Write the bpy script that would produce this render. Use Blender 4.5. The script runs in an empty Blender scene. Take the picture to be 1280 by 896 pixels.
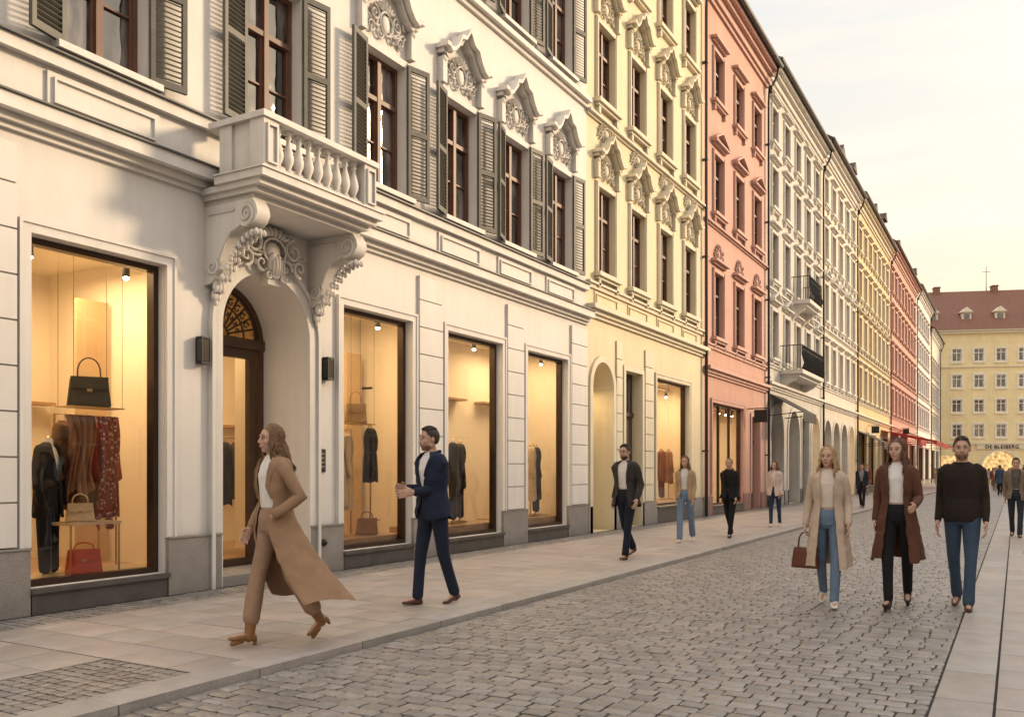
import bpy, math, random
from mathutils import Vector, Matrix, noise
R=random.Random(7)
rad=math.radians
sc=bpy.context.scene
COL=sc.collection
# ------------------------------------------------------------------ mesh builder
class MB:
    def __init__(s): s.v=[];s.f=[];s.m=[]
    def quad(s,a,b,c,d,m=0):
        i=len(s.v); s.v+=[tuple(a),tuple(b),tuple(c),tuple(d)]; s.f.append((i,i+1,i+2,i+3)); s.m.append(m)
    def box(s,x0,x1,y0,y1,z0,z1,m=0):
        i=len(s.v)
        s.v+=[(x0,y0,z0),(x1,y0,z0),(x1,y1,z0),(x0,y1,z0),(x0,y0,z1),(x1,y0,z1),(x1,y1,z1),(x0,y1,z1)]
        for f in ((0,3,2,1),(4,5,6,7),(0,1,5,4),(1,2,6,5),(2,3,7,6),(3,0,4,7)):
            s.f.append(tuple(i+k for k in f)); s.m.append(m)
    def rings(s,rs,m=0,closed=True,cap=True):
        n=len(rs[0]); i=len(s.v)
        for r in rs: s.v+=[tuple(p) for p in r]
        for k in range(len(rs)-1):
            for j in range(n if closed else n-1):
                j2=(j+1)%n
                s.f.append((i+k*n+j,i+k*n+j2,i+(k+1)*n+j2,i+(k+1)*n+j)); s.m.append(m)
        if cap and closed:
            s.f.append(tuple(i+j for j in reversed(range(n)))); s.m.append(m)
            s.f.append(tuple(i+(len(rs)-1)*n+j for j in range(n))); s.m.append(m)
    def tube(s,pts,rads,n=10,m=0,ref=(1,0,0),cap=True):
        pts=[Vector(p) for p in pts]
        rads=[(r,r) if not isinstance(r,(tuple,list)) else r for r in rads]
        ref=Vector(ref); rs=[]
        def ring(c,t,ra,rb):
            a=ref-t*ref.dot(t)
            if a.length<1e-3:
                a=Vector((0,1,0))-t*t.y
                if a.length<1e-3: a=Vector((0,0,1))
            a.normalize(); b=t.cross(a)
            return [c+a*(ra*math.cos(2*math.pi*k/n))+b*(rb*math.sin(2*math.pi*k/n)) for k in range(n)]
        N=len(pts)
        for k in range(N):
            t=(pts[min(k+1,N-1)]-pts[max(k-1,0)])
            t=t.normalized() if t.length>1e-6 else Vector((0,0,1))
            ra,rb=rads[k]
            if k==0 and cap:
                q=min(ra,rb)
                for e in (.97,.6):
                    c=math.sqrt(max(0,1-e*e)); rs.append(ring(pts[0]-t*q*e,t,ra*c+1e-4,rb*c+1e-4))
            rs.append(ring(pts[k],t,ra,rb))
            if k==N-1 and cap:
                q=min(ra,rb)
                for e in (.6,.97):
                    c=math.sqrt(max(0,1-e*e)); rs.append(ring(pts[k]+t*q*e,t,ra*c+1e-4,rb*c+1e-4))
        s.rings(rs,m)
    def ell(s,c,r,m=0,n=12,M=None):
        c=Vector(c); rs=[]
        h=max(5,n//2+1)
        for i in range(h+1):
            a=math.pi*(i/h); a=min(max(a,.05),math.pi-.05); ring=[]
            for k in range(n):
                b=2*math.pi*k/n
                p=Vector((r[0]*math.sin(a)*math.cos(b),r[1]*math.sin(a)*math.sin(b),-r[2]*math.cos(a)))
                if M: p=M@p
                ring.append(c+p)
            rs.append(ring)
        s.rings(rs,m)
    def lathe(s,prof,c=(0,0,0),n=12,m=0):
        c=Vector(c)
        s.rings([[c+Vector((r*math.cos(2*math.pi*k/n),r*math.sin(2*math.pi*k/n),z)) for k in range(n)] for r,z in prof],m)
    def strip(s,P,t,x0,x1,m=0):
        s.rings([[(x0,y,z),(x1,y,z),(x1,y,z+t),(x0,y,z+t)] for y,z in P],m)
    def prism(s,P,x0,x1,m=0):
        s.rings([[(x0,y,z) for y,z in P],[(x1,y,z) for y,z in P]],m)
    def prismy(s,P,y0,y1,m=0):
        s.rings([[(x,y0,z) for x,z in P],[(x,y1,z) for x,z in P]],m)
    def apply(s,M,i0=0):
        for k in range(i0,len(s.v)): s.v[k]=tuple(M@Vector(s.v[k]))
    def mesh(s,name,mats,smooth=35):
        me=bpy.data.meshes.new(name)
        me.from_pydata(s.v,[],s.f)
        for mt in (mats if isinstance(mats,(list,tuple)) else [mats]): me.materials.append(mt)
        me.polygons.foreach_set('material_index',s.m)
        me.update()
        if smooth:
            me.polygons.foreach_set('use_smooth',[True]*len(s.f))
            try: me.set_sharp_from_angle(angle=rad(smooth))
            except Exception: pass
        return me
WPOS={}
def add(name,me,loc=(0,0,0),parent=None,local=False,rot=None,label=None):
    ob=bpy.data.objects.new(name,me); COL.objects.link(ob)
    loc=Vector(loc)
    if parent is not None:
        ob.parent=parent
        if local: ob.location=loc; WPOS[ob.name]=WPOS.get(parent.name,Vector())+loc
        else: ob.location=loc-WPOS[parent.name]; WPOS[ob.name]=loc
    else: ob.location=loc; WPOS[ob.name]=loc
    if rot is not None: ob.rotation_euler=rot
    if label: ob['label']=label
    return ob
def top(name,loc,label,cat,group=None,me=None,rot=None):
    ob=add(name,me,loc,rot=rot); ob['label']=label; ob['category']=cat
    if group: ob['group']=group
    return ob
def fuse(mb,name,mat,voxel,sm=4):
    me=mb.mesh('tmp',mat,0)
    o=bpy.data.objects.new('tmp',me); COL.objects.link(o)
    r=o.modifiers.new('r','REMESH'); r.mode='VOXEL'; r.voxel_size=voxel; r.use_smooth_shade=True
    if sm:
        q=o.modifiers.new('s','SMOOTH'); q.iterations=sm; q.factor=.5
    dg=bpy.context.evaluated_depsgraph_get()
    out=bpy.data.meshes.new_from_object(o.evaluated_get(dg))
    out.name=name
    if not out.materials: out.materials.append(mat)
    out.polygons.foreach_set('use_smooth',[True]*len(out.polygons))
    bpy.data.objects.remove(o); return out
# ------------------------------------------------------------------ materials
MC={}
def nodes(name):
    m=bpy.data.materials.new(name); m.use_nodes=True
    nt=m.node_tree; nt.nodes.clear()
    out=nt.nodes.new('ShaderNodeOutputMaterial')
    return m,nt,out
def L(nt,a,b): nt.links.new(a,b)
def noisen(nt,vec,scale,detail=4,rough=.6):
    n=nt.nodes.new('ShaderNodeTexNoise'); n.inputs['Scale'].default_value=scale; n.inputs['Detail'].default_value=detail
    n.inputs['Roughness'].default_value=rough; L(nt,vec,n.inputs['Vector']); return n
def maprange(nt,src,a,b,c,d):
    n=nt.nodes.new('ShaderNodeMapRange'); L(nt,src,n.inputs['Value'])
    for k,v in zip(('From Min','From Max','To Min','To Max'),(a,b,c,d)): n.inputs[k].default_value=v
    return n.outputs['Result']
def mat(name,c,rough=.7,var=.12,vs=1.5,bump=.0,bs=60,metal=0,spec=.5,streak=0,speck=0,attr=False,coord='w',sheen=0,dirt=0):
    if name in MC: return MC[name]
    m,nt,out=nodes(name)
    b=nt.nodes.new('ShaderNodeBsdfPrincipled'); L(nt,b.outputs[0],out.inputs[0])
    b.inputs['Roughness'].default_value=rough; b.inputs['Metallic'].default_value=metal
    b.inputs['Specular IOR Level'].default_value=spec
    if sheen: b.inputs['Sheen Weight'].default_value=sheen
    if coord=='w': v=nt.nodes.new('ShaderNodeNewGeometry').outputs['Position']
    else: v=nt.nodes.new('ShaderNodeTexCoord').outputs['Object']
    f=maprange(nt,noisen(nt,v,vs).outputs['Fac'],.3,.7,1-var,1+var)
    def mul(f,g):
        mu=nt.nodes.new('ShaderNodeMath'); mu.operation='MULTIPLY'; L(nt,f,mu.inputs[0]); L(nt,g,mu.inputs[1]); return mu.outputs[0]
    if streak:
        mp=nt.nodes.new('ShaderNodeMapping'); mp.inputs['Scale'].default_value=(3,3,.25); L(nt,v,mp.inputs['Vector'])
        f=mul(f,maprange(nt,noisen(nt,mp.outputs[0],2.2,6,.65).outputs['Fac'],.35,.65,1-streak,1))
    if speck: f=mul(f,maprange(nt,noisen(nt,v,130,2,.8).outputs['Fac'],.35,.65,1-speck,1+speck))
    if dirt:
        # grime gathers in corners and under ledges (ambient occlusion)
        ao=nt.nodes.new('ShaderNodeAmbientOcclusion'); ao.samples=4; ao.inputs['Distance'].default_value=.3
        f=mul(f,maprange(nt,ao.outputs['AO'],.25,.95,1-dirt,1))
    vm=nt.nodes.new('ShaderNodeVectorMath'); vm.operation='SCALE'; vm.inputs[0].default_value=c[:3]; L(nt,f,vm.inputs['Scale'])
    src=vm.outputs[0]
    if attr:
        at=nt.nodes.new('ShaderNodeAttribute'); at.attribute_name='tone'
        v2=nt.nodes.new('ShaderNodeVectorMath'); v2.operation='MULTIPLY'; L(nt,src,v2.inputs[0]); L(nt,at.outputs['Color'],v2.inputs[1]); src=v2.outputs[0]
    L(nt,src,b.inputs['Base Color'])
    if bump:
        bp=nt.nodes.new('ShaderNodeBump'); bp.inputs['Strength'].default_value=bump; bp.inputs['Distance'].default_value=.02
        L(nt,noisen(nt,v,bs,5).outputs['Fac'],bp.inputs['Height']); L(nt,bp.outputs[0],b.inputs['Normal'])
    MC[name]=m; return m
def emis(name,c,s,var=0,vs=3):
    m,nt,out=nodes(name)
    e=nt.nodes.new('ShaderNodeEmission'); e.inputs['Strength'].default_value=s; L(nt,e.outputs[0],out.inputs[0])
    if var:
        v=nt.nodes.new('ShaderNodeNewGeometry').outputs['Position']
        f=maprange(nt,noisen(nt,v,vs,5,.7).outputs['Fac'],.35,.65,1-var,1+var*.3)
        vm=nt.nodes.new('ShaderNodeVectorMath'); vm.operation='SCALE'; vm.inputs[0].default_value=c[:3]; L(nt,f,vm.inputs['Scale']); L(nt,vm.outputs[0],e.inputs[0])
    else: e.inputs[0].default_value=(*c,1)
    return m
def glassmat(name,base=.03,tint=(1,1,1)):
    m,nt,out=nodes(name)
    t=nt.nodes.new('ShaderNodeBsdfTransparent'); t.inputs[0].default_value=(*tint,1)
    g=nt.nodes.new('ShaderNodeBsdfGlossy'); g.inputs['Roughness'].default_value=.015
    fr=nt.nodes.new('ShaderNodeFresnel'); fr.inputs[0].default_value=1.5
    f=maprange(nt,fr.outputs[0],0,1,base,.9)
    mx=nt.nodes.new('ShaderNodeMixShader'); L(nt,f,mx.inputs[0]); L(nt,t.outputs[0],mx.inputs[1]); L(nt,g.outputs[0],mx.inputs[2]); L(nt,mx.outputs[0],out.inputs[0])
    return m
def panemat(name,c=(.035,.03,.028),refl=.12):
    m,nt,out=nodes(name)
    v=nt.nodes.new('ShaderNodeNewGeometry').outputs['Position']
    d=nt.nodes.new('ShaderNodeBsdfDiffuse')
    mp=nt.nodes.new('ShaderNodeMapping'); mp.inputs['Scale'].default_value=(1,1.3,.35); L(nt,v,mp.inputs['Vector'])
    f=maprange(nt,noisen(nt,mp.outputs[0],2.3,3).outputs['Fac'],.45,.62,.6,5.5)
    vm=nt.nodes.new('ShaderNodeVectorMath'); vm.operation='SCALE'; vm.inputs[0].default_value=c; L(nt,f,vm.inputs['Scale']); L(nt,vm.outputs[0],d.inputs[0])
    g=nt.nodes.new('ShaderNodeBsdfGlossy'); g.inputs['Roughness'].default_value=.03
    bp=nt.nodes.new('ShaderNodeBump'); bp.inputs['Strength'].default_value=.2; bp.inputs['Distance'].default_value=.05; L(nt,noisen(nt,v,2.5,1).outputs['Fac'],bp.inputs['Height']); L(nt,bp.outputs[0],g.inputs['Normal'])
    fr=nt.nodes.new('ShaderNodeFresnel'); fr.inputs[0].default_value=1.5
    ff=maprange(nt,fr.outputs[0],0,1,refl,.9)
    mx=nt.nodes.new('ShaderNodeMixShader'); L(nt,ff,mx.inputs[0]); L(nt,d.outputs[0],mx.inputs[1]); L(nt,g.outputs[0],mx.inputs[2]); L(nt,mx.outputs[0],out.inputs[0])
    return m
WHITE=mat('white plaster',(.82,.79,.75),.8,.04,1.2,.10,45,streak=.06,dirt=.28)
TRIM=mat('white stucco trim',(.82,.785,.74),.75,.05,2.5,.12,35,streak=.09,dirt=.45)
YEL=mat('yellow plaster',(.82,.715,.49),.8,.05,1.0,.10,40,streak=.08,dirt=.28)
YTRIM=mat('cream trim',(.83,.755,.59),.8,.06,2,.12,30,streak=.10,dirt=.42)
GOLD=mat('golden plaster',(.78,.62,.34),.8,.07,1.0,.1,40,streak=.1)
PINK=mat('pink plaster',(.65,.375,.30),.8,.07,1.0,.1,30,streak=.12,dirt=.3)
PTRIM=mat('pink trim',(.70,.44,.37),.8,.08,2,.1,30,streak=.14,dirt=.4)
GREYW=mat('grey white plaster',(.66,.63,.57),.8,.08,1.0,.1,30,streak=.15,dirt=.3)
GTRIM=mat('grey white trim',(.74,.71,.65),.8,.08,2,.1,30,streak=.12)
CREAM=mat('cream plaster',(.76,.69,.57),.8,.07,1.0,.1,30,streak=.1)
BROWN=mat('dark brown wood',(.07,.035,.02),.45,.2,6,.05,40)
WBROWN=mat('window wood',(.12,.05,.03),.5,.2,6,.05,40)
BRONZE=mat('bronze frame',(.05,.028,.018),.35,.15,4,metal=.4)
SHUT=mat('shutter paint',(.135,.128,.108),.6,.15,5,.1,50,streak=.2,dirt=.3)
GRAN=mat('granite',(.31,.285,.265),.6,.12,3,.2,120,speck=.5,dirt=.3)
BLACK=mat('black metal',(.015,.014,.013),.4,.1)
LEAD=mat('lead flashing',(.10,.10,.10),.5,.2,3)
TILE=mat('roof tile',(.23,.11,.075),.8,.25,6,.5,25)
SLATE=mat('dark roof',(.09,.06,.05),.8,.25,4,.4,25)
PANE=panemat('window pane')
GLASS=glassmat('shop glass',.045)
ROOMW=mat('shop wall',(.84,.75,.60),.8,.03,1)
ROOMF=mat('shop floor',(.42,.26,.14),.35,.15,4)
JOIN=mat('shop joinery',(.45,.27,.13),.6,.1,3)
RAILM=mat('brass rail',(.45,.30,.14),.3,.1,metal=.9)
BULB=emis('spot bulb',(1,.80,.52),60)
GLOW=emis('lit shop interior',(1,.62,.25),1.3,.75,2.2)
DIM=mat('dim interior',(.12,.08,.05),.8)
MORT=mat('joint sand',(.05,.044,.039),.9,.2,8,.4,80)
SETT=mat('granite setts',(.27,.248,.232),.36,.14,22,.22,60,attr=True,speck=.18)
SLAB=mat('pavement slabs',(.40,.355,.33),.48,.10,3,.10,70,attr=True,speck=.14)
KERB=mat('kerb granite',(.38,.35,.325),.5,.12,5,.15,80,attr=True,speck=.2)
def cloth(c,rough=.85,sheen=.05):
    return mat('cloth %.2f %.2f %.2f %.1f'%(*c,rough),c,rough,.10,9,.40,16,coord='o',spec=.2,sheen=sheen)
def leather(c): return mat('leather %.2f %.2f %.2f'%c,c,.45,.1,9,.1,80,coord='o',spec=.4)
# ------------------------------------------------------------------ world, sun, camera
w=bpy.data.worlds.new('World'); sc.world=w; w.use_nodes=True
nt=w.node_tree; nt.nodes.clear()
out=nt.nodes.new('ShaderNodeOutputWorld')
SUN=Vector((.62,.72,.32)).normalized()
sky=nt.nodes.new('ShaderNodeTexSky'); sky.sky_type='NISHITA'; sky.sun_disc=False
sky.sun_elevation=math.asin(SUN.z); sky.sun_rotation=math.atan2(SUN.x,SUN.y); sky.dust_density=3; sky.air_density=1.2
b1=nt.nodes.new('ShaderNodeBackground'); b1.inputs[1].default_value=.05; L(nt,sky.outputs[0],b1.inputs[0])
tc=nt.nodes.new('ShaderNodeTexCoord').outputs['Generated']
sx=nt.nodes.new('ShaderNodeSeparateXYZ'); L(nt,tc,sx.inputs[0])
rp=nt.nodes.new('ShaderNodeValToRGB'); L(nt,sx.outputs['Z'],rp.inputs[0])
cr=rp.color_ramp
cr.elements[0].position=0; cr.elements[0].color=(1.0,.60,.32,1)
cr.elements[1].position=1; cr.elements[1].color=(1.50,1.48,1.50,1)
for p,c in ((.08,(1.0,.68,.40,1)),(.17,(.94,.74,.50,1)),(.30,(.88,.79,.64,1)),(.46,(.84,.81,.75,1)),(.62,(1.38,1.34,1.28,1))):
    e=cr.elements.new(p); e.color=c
mp=nt.nodes.new('ShaderNodeMapping'); mp.inputs['Scale'].default_value=(1.0,1.0,6); mp.inputs['Rotation'].default_value=(.16,.20,.3); L(nt,tc,mp.inputs['Vector'])
cl=maprange(nt,noisen(nt,mp.outputs[0],2.6,9,.62).outputs['Fac'],.42,.64,0,.85)
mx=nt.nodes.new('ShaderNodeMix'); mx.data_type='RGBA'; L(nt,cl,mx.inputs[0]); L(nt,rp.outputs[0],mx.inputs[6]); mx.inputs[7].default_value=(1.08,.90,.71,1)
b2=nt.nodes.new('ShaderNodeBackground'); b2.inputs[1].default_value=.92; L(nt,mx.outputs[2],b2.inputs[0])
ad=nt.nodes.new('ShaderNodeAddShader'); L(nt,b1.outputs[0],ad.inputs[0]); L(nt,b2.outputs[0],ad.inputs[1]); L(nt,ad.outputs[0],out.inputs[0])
sl=bpy.data.lights.new('sun','SUN'); sl.energy=3.7; sl.angle=rad(8); sl.color=(1,.74,.47)
so=bpy.data.objects.new('sun',sl); COL.objects.link(so); so.rotation_euler=SUN.to_track_quat('Z','Y').to_euler()
CX=8.42; TH=math.atan(630/1100)
cd=bpy.data.cameras.new('camera'); cam=bpy.data.objects.new('camera',cd); COL.objects.link(cam); sc.camera=cam
cd.sensor_width=36; cd.lens=1100/1280*36; cd.shift_y=140/1280; cd.clip_end=3000; cd.clip_start=.1
cam.location=(CX,0,1.42); cam.rotation_euler=(math.pi/2,0,TH)
sc.view_settings.view_transform='Standard'; sc.view_settings.look='None'; sc.view_settings.exposure=0
# ------------------------------------------------------------------ ground
RZ=-.05
def structure(name,mb,m,smooth=0):
    o=add(name,mb.mesh(name,m,smooth)); o['kind']='structure'; return o
g=MB(); g.quad((-700,-300,-.12),(700,-300,-.12),(700,1500,-.12),(-700,1500,-.12)); structure('ground',g,mat('far ground',(.22,.19,.16),.9,.2,.2))
def setts(name,x0,x1,y0,y1,lx,ly,gap,z,dome,jit,m,tv=.2,kind=True,thick=.05,stag=True,tint=.03,emax=.016):
    rr=random.Random(int(x0*100+y0*10+lx*1000)); V=[];F=[];T=[]
    ny=max(1,int(round((y1-y0)/ly))); ly=(y1-y0)/ny
    for j in range(ny):
        x=x0-(rr.random()*lx*.2+lx*.4 if stag and j%2 else rr.random()*lx*.15 if stag else 0)
        while x<x1-1e-4:
            wd=lx*(1+rr.uniform(-jit,jit)); a=max(x,x0); b=min(x+wd,x1)
            if x1-b<lx*.3: b=x1; wd=b-x+.001
            x+=wd
            if b-a<gap*2+.01: continue
            i=len(V); zz=z+rr.uniform(-1,1)*dome*.4; tx=rr.uniform(-1,1)*dome*.35; ty=rr.uniform(-1,1)*dome*.35
            Y0=y0+j*ly+gap/2+rr.uniform(0,jit)*ly*.08; Y1=y0+(j+1)*ly-gap/2-rr.uniform(0,jit)*ly*.08
            A=a+gap/2; B=b-gap/2
            e=min(.18*(Y1-Y0),.18*(B-A),emax); ux=(A,A+e,B-e,B); uy=(Y0,Y0+e,Y1-e,Y1)
            for q in range(4):
                for p in range(4):
                    eb=(p in(0,3))+(q in(0,3))
                    px,py=ux[p],uy[q]
                    if eb==2:
                        px+= (e*.25 if p==0 else -e*.25); py+=(e*.25 if q==0 else -e*.25)
                    V.append((px,py,zz-(dome*(1 if eb==1 else 1.2) if eb else 0)+tx*(p-1.5)/1.5+ty*(q-1.5)/1.5))
            for q in range(3):
                for p in range(3):
                    k=i+q*4+p; F.append((k,k+1,k+5,k+4))
            bi=len(V)
            for k in (0,3,15,12): V.append((V[i+k][0],V[i+k][1],zz-thick))
            F+= [(i+3,i+2,i+1,i,bi,bi+1),(i+15,i+11,i+7,i+3,bi+1,bi+2),(i+12,i+13,i+14,i+15,bi+2,bi+3),(i,i+4,i+8,i+12,bi+3,bi)]
            t=1+rr.uniform(-tv,tv); c=(t*(1+rr.uniform(-tint,tint)),t,t*(1+rr.uniform(-tint,tint)),1)
            T+= [c]*20
    me=bpy.data.meshes.new(name); me.from_pydata(V,[],F); me.materials.append(m)
    at=me.color_attributes.new('tone','FLOAT_COLOR','POINT'); at.data.foreach_set('color',[q for c in T for q in c])
    me.polygons.foreach_set('use_smooth',[True]*len(F))
    try: me.set_sharp_from_angle(angle=rad(60))
    except Exception: pass
    o=add(name,me)
    if kind: o['kind']='structure'
    return o
g=MB(); g.quad((3.3,-6,RZ-.014),(30,-6,RZ-.014),(30,150,RZ-.014),(3.3,150,RZ-.014)); structure('road',g,MORT)
g=MB(); g.quad((-.0,-6,-.008),(3.4,-6,-.008),(3.4,150,-.008),(-.0,150,-.008)); structure('pavement',g,MORT)
setts('cobbled_road',3.72,7.95,0,62,.170,.130,.010,RZ,.008,.09,SETT,.20)
setts('far_cobbled_road',3.72,7.95,62,148,.3,.3,.02,RZ,.008,.15,SETT,.15)
setts('cobbled_pavement_edge',.08,.62,0,60,.10,.095,.008,0,.004,.15,SETT,.22)
setts('cobbled_pavement_patch',2.45,3.38,0,4.25,.10,.095,.008,0,.004,.15,SETT,.22)
setts('slab_pavement_start',.63,2.44,0,4.25,.62,.47,.006,0,.0015,.12,SLAB,.11,emax=.004)
setts('slab_pavement',.63,3.38,4.26,60,.62,.47,.006,0,.0015,.12,SLAB,.11,emax=.004)
setts('far_slab_pavement',.08,3.38,60,148,1.0,.8,.010,0,.002,.1,SLAB,.08,emax=.01)
setts('kerb',3.385,3.71,0,148,.4,1.15,.006,.006,.005,.0,KERB,.08,thick=.09,stag=False,emax=.012)
setts('gutter_stones',7.96,8.30,0,148,.4,.9,.008,RZ+.004,.003,.0,KERB,.10,stag=False,emax=.01)
setts('slab_promenade',8.31,19.4,0,148,.62,.62,.007,RZ+.004,.002,.1,SLAB,.08,emax=.006)
# ------------------------------------------------------------------ facade tools
def wallmesh(mb,y0,y1,z0,z1,ops,m=0,depth=.22):
    ys=sorted({y0,y1,*[o[0] for o in ops],*[o[1] for o in ops]}); zs=sorted({z0,z1,*[o[2] for o in ops],*[o[3] for o in ops]})
    for a,b in zip(ys,ys[1:]):
        for c,d in zip(zs,zs[1:]):
            ym,zm=(a+b)/2,(c+d)/2
            if any(o[0]<ym<o[1] and o[2]<zm<o[3] for o in ops): continue
            mb.quad((0,a,c),(0,b,c),(0,b,d),(0,a,d),m)
    for o in ops:
        a,b,c,d=o[:4]; D=o[4] if len(o)>4 else depth
        mb.quad((0,a,c),(0,a,d),(-D,a,d),(-D,a,c),m); mb.quad((0,b,d),(0,b,c),(-D,b,c),(-D,b,d),m)
        mb.quad((0,a,d),(0,b,d),(-D,b,d),(-D,a,d),m); mb.quad((0,b,c),(0,a,c),(-D,a,c),(-D,b,c),m)
def archfill(mb,yc,r,ztop,D,m=0,n=20):
    zs=ztop-r
    P=[(yc-r*math.cos(math.pi*k/n),zs+r*math.sin(math.pi*k/n)) for k in range(n+1)]
    for p,q in zip(P,P[1:]):
        mb.quad((0.001,p[0],p[1]),(0.001,q[0],q[1]),(0.001,q[0],ztop+.002),(0.001,p[0],ztop+.002),m)
        mb.quad((0.001,p[0],p[1]),(-D,p[0],p[1]),(-D,q[0],q[1]),(0.001,q[0],q[1]),m)
def arcband(mb,yc,r0,r1,zs,x0,x1,m=0,n=24,zbot=0):
    rs=[[(x0,yc-r0,zbot),(x1,yc-r0,zbot),(x1,yc-r1,zbot),(x0,yc-r1,zbot)]]
    for k in range(n+1):
        c,s=math.cos(math.pi*k/n),math.sin(math.pi*k/n)
        rs.append([(x0,yc-r0*c,zs+r0*s),(x1,yc-r0*c,zs+r0*s),(x1,yc-r1*c,zs+r1*s),(x0,yc-r1*c,zs+r1*s)])
    rs.append([(x0,yc+r0,zbot),(x1,yc+r0,zbot),(x1,yc+r1,zbot),(x0,yc+r1,zbot)])
    mb.rings(rs,m)
def spiral(mb,yc,zc,r0,turns,sgn,x,tr,a0=0,m=0,n=26):
    P=[];Q=[]
    for k in range(n+1):
        t=k/n; a=a0+sgn*turns*2*math.pi*t; r=r0*(1-.85*t)
        P.append((x+.01*t,yc+r*math.cos(a),zc+r*math.sin(a))); Q.append(tr*(1-.45*t))
    mb.tube(P,Q,6,m)
def relief(w,h,seed=1,deep=.05):
    q=random.Random(seed); mb=MB()
    mb.ell((.0,0,h*.5),(deep,w*.11,h*.24),0,10); mb.tube([(deep*.7,w*.15*math.cos(a/12*6.283),h*.5+h*.3*math.sin(a/12*6.283)) for a in range(13)],[.012*h/.6+.005]*13,5)
    for k in range(-3,4):
        a=math.pi/2+k*.36
        mb.ell((deep*.5,w*.17*math.cos(a),h*.78+h*.16*math.sin(a)),(deep*.8,w*.03,h*.13),0,6,Matrix.Rotation(a-math.pi/2,3,'X'))
    for s in (-1,1):
        spiral(mb,s*w*.27,h*.62,w*.12,1.4,s,deep*.5,.018*w+.004,a0=math.pi/2)
        spiral(mb,s*w*.36,h*.25,w*.09,1.3,-s,deep*.5,.015*w+.004,a0=-math.pi/2)
        spiral(mb,s*w*.16,h*.18,w*.09,1.1,s,deep*.5,.015*w+.003,a0=0)
        P=[(deep*.4,s*w*(.12+.36*t),h*(.42-.10*math.sin(t*5))) for t in [i/8 for i in range(9)]]
        mb.tube(P,[.014,.018,.024,.020,.017,.020,.017,.012,.006],6)
        for k in range(10):
            a=q.uniform(0,6.28); mb.ell((deep*.4,s*w*q.uniform(.14,.46),h*q.uniform(.12,.75)),(deep*.6,.010+.014*q.random(),.025+.025*q.random()),0,6,Matrix.Rotation(a,3,'X'))
    return mb
CACHE={}
def cached(key,fn):
    if key not in CACHE: CACHE[key]=fn()
    return CACHE[key]
def win_frame(w,h):
    mb=MB(); a,b=-w/2,w/2; X0,X1=-.20,-.12
    mb.box(X0,X1,a,a+.06,0,h); mb.box(X0,X1,b-.06,b,0,h); mb.box(X0,X1,a+.06,b-.06,0,.08); mb.box(X0,X1,a+.06,b-.06,h-.06,h)
    mb.box(X0,X1+.03,-.04,.04,.08,h-.06); t=h*.68
    mb.box(X0,X1+.02,a+.06,-.041,t-.035,t+.035); mb.box(X0,X1+.02,.041,b-.06,t-.035,t+.035)
    for s in (-1,1):
        y0,y1=(a+.06,-.04) if s<0 else (.04,b-.06)
        mb.box(X0,X1-.01,y0,y0+.035,.08,t-.035); mb.box(X0,X1-.01,y1-.035,y1,.08,t-.035)
        mb.box(X0,X1-.015,y0+.035,y1-.035,t*.52-.012,t*.52+.012)
    return mb
def win_glass(w,h):
    mb=MB(); mb.quad((-.17,-w/2,0),(-.17,w/2,0),(-.17,w/2,h),(-.17,-w/2,h)); return mb
def surround(w,h,kind,plain=False):
    mb=MB(); b=.11; P=.05
    for s in (-1,1):
        y0,y1=sorted((s*w/2,s*(w/2+b))); mb.box(.001,P,y0,y1,0,h+b); y0,y1=sorted((s*(w/2+.03),s*(w/2+b-.03))); mb.box(P,P+.018,y0,y1,.0,h+b-.02)
    mb.box(.001,P,-w/2,w/2,h,h+b)
    if plain:
        mb.box(.001,.16,-w/2-b-.02,w/2+b+.02,-.075,-.002)
    else:
        mb.box(.001,.17,-w/2-b-.06,w/2+b+.06,-.10,-.002); mb.box(.001,.11,-w/2-b-.02,w/2+b+.02,-.17,-.102)
        for s in (-1,1): mb.box(.001,.10,s*(w/2+.03)-.05,s*(w/2+.03)+.05,-.34,-.172)
    W=w/2+b+.05; z=h+b
    if kind=='flat':
        mb.box(.001,.09,-W,W,z+.12,z+.19); mb.box(.001,.20,-W-.06,W+.06,z+.192,z+.26); mb.box(.001,.13,-W-.02,W+.02,z+.262,z+.29)
    elif kind=='tri':
        mb.box(.001,.09,-W,W,z+.14,z+.20); mb.box(.001,.20,-W-.06,W+.06,z+.202,z+.26)
        mb.strip([(-W-.08,z+.262),(0,z+.60),(W+.08,z+.262)],.07,.001,.2); mb.prism([(-W,z+.262),(W,z+.262),(0,z+.58)],.002,.05)
    elif kind=='ogee':
        q=[(-1.12,.60),(-.98,.60),(-.9,.55),(-.72,.60),(-.55,.72),(-.42,.88),(-.2,.92),(0,1.10)]
        q=q+[(-a,b_) for a,b_ in reversed(q[:-1])]
        q=[(a*W,z+b_) for a,b_ in q]
        mb.strip(q,.07,.001,.26); mb.strip([(y*.95,zz-.075) for y,zz in q],.07,.001,.15)
        for s in (-1,1): mb.box(.001,.12,s*W*.93-.06,s*W*.93+.06,z+.05,z+.47); mb.ell((.1,s*W*.93,z+.45),(.05,.07,.06),0,8)
    return mb
def shutter(w,h):
    mb=MB(); T=.022
    mb.box(-T,T,0,.055,0,h); mb.box(-T,T,w-.055,w,0,h)
    for z in (0,h*.5-.04,h-.08): mb.box(-T+.001,T-.001,.055,w-.055,z,z+.08)
    for a,b in ((.08,h*.5-.04),(h*.5+.04,h-.08)):
        n=int((b-a)/.055)
        for k in range(n):
            z=a+(k+.5)*(b-a)/n
            i=len(mb.v); mb.box(-.026,.026,.055,w-.055,-.006,.006)
            mb.apply(Matrix.Translation((0,0,z))@Matrix.Rotation(rad(35),4,'Y'),i)
    return mb
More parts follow.
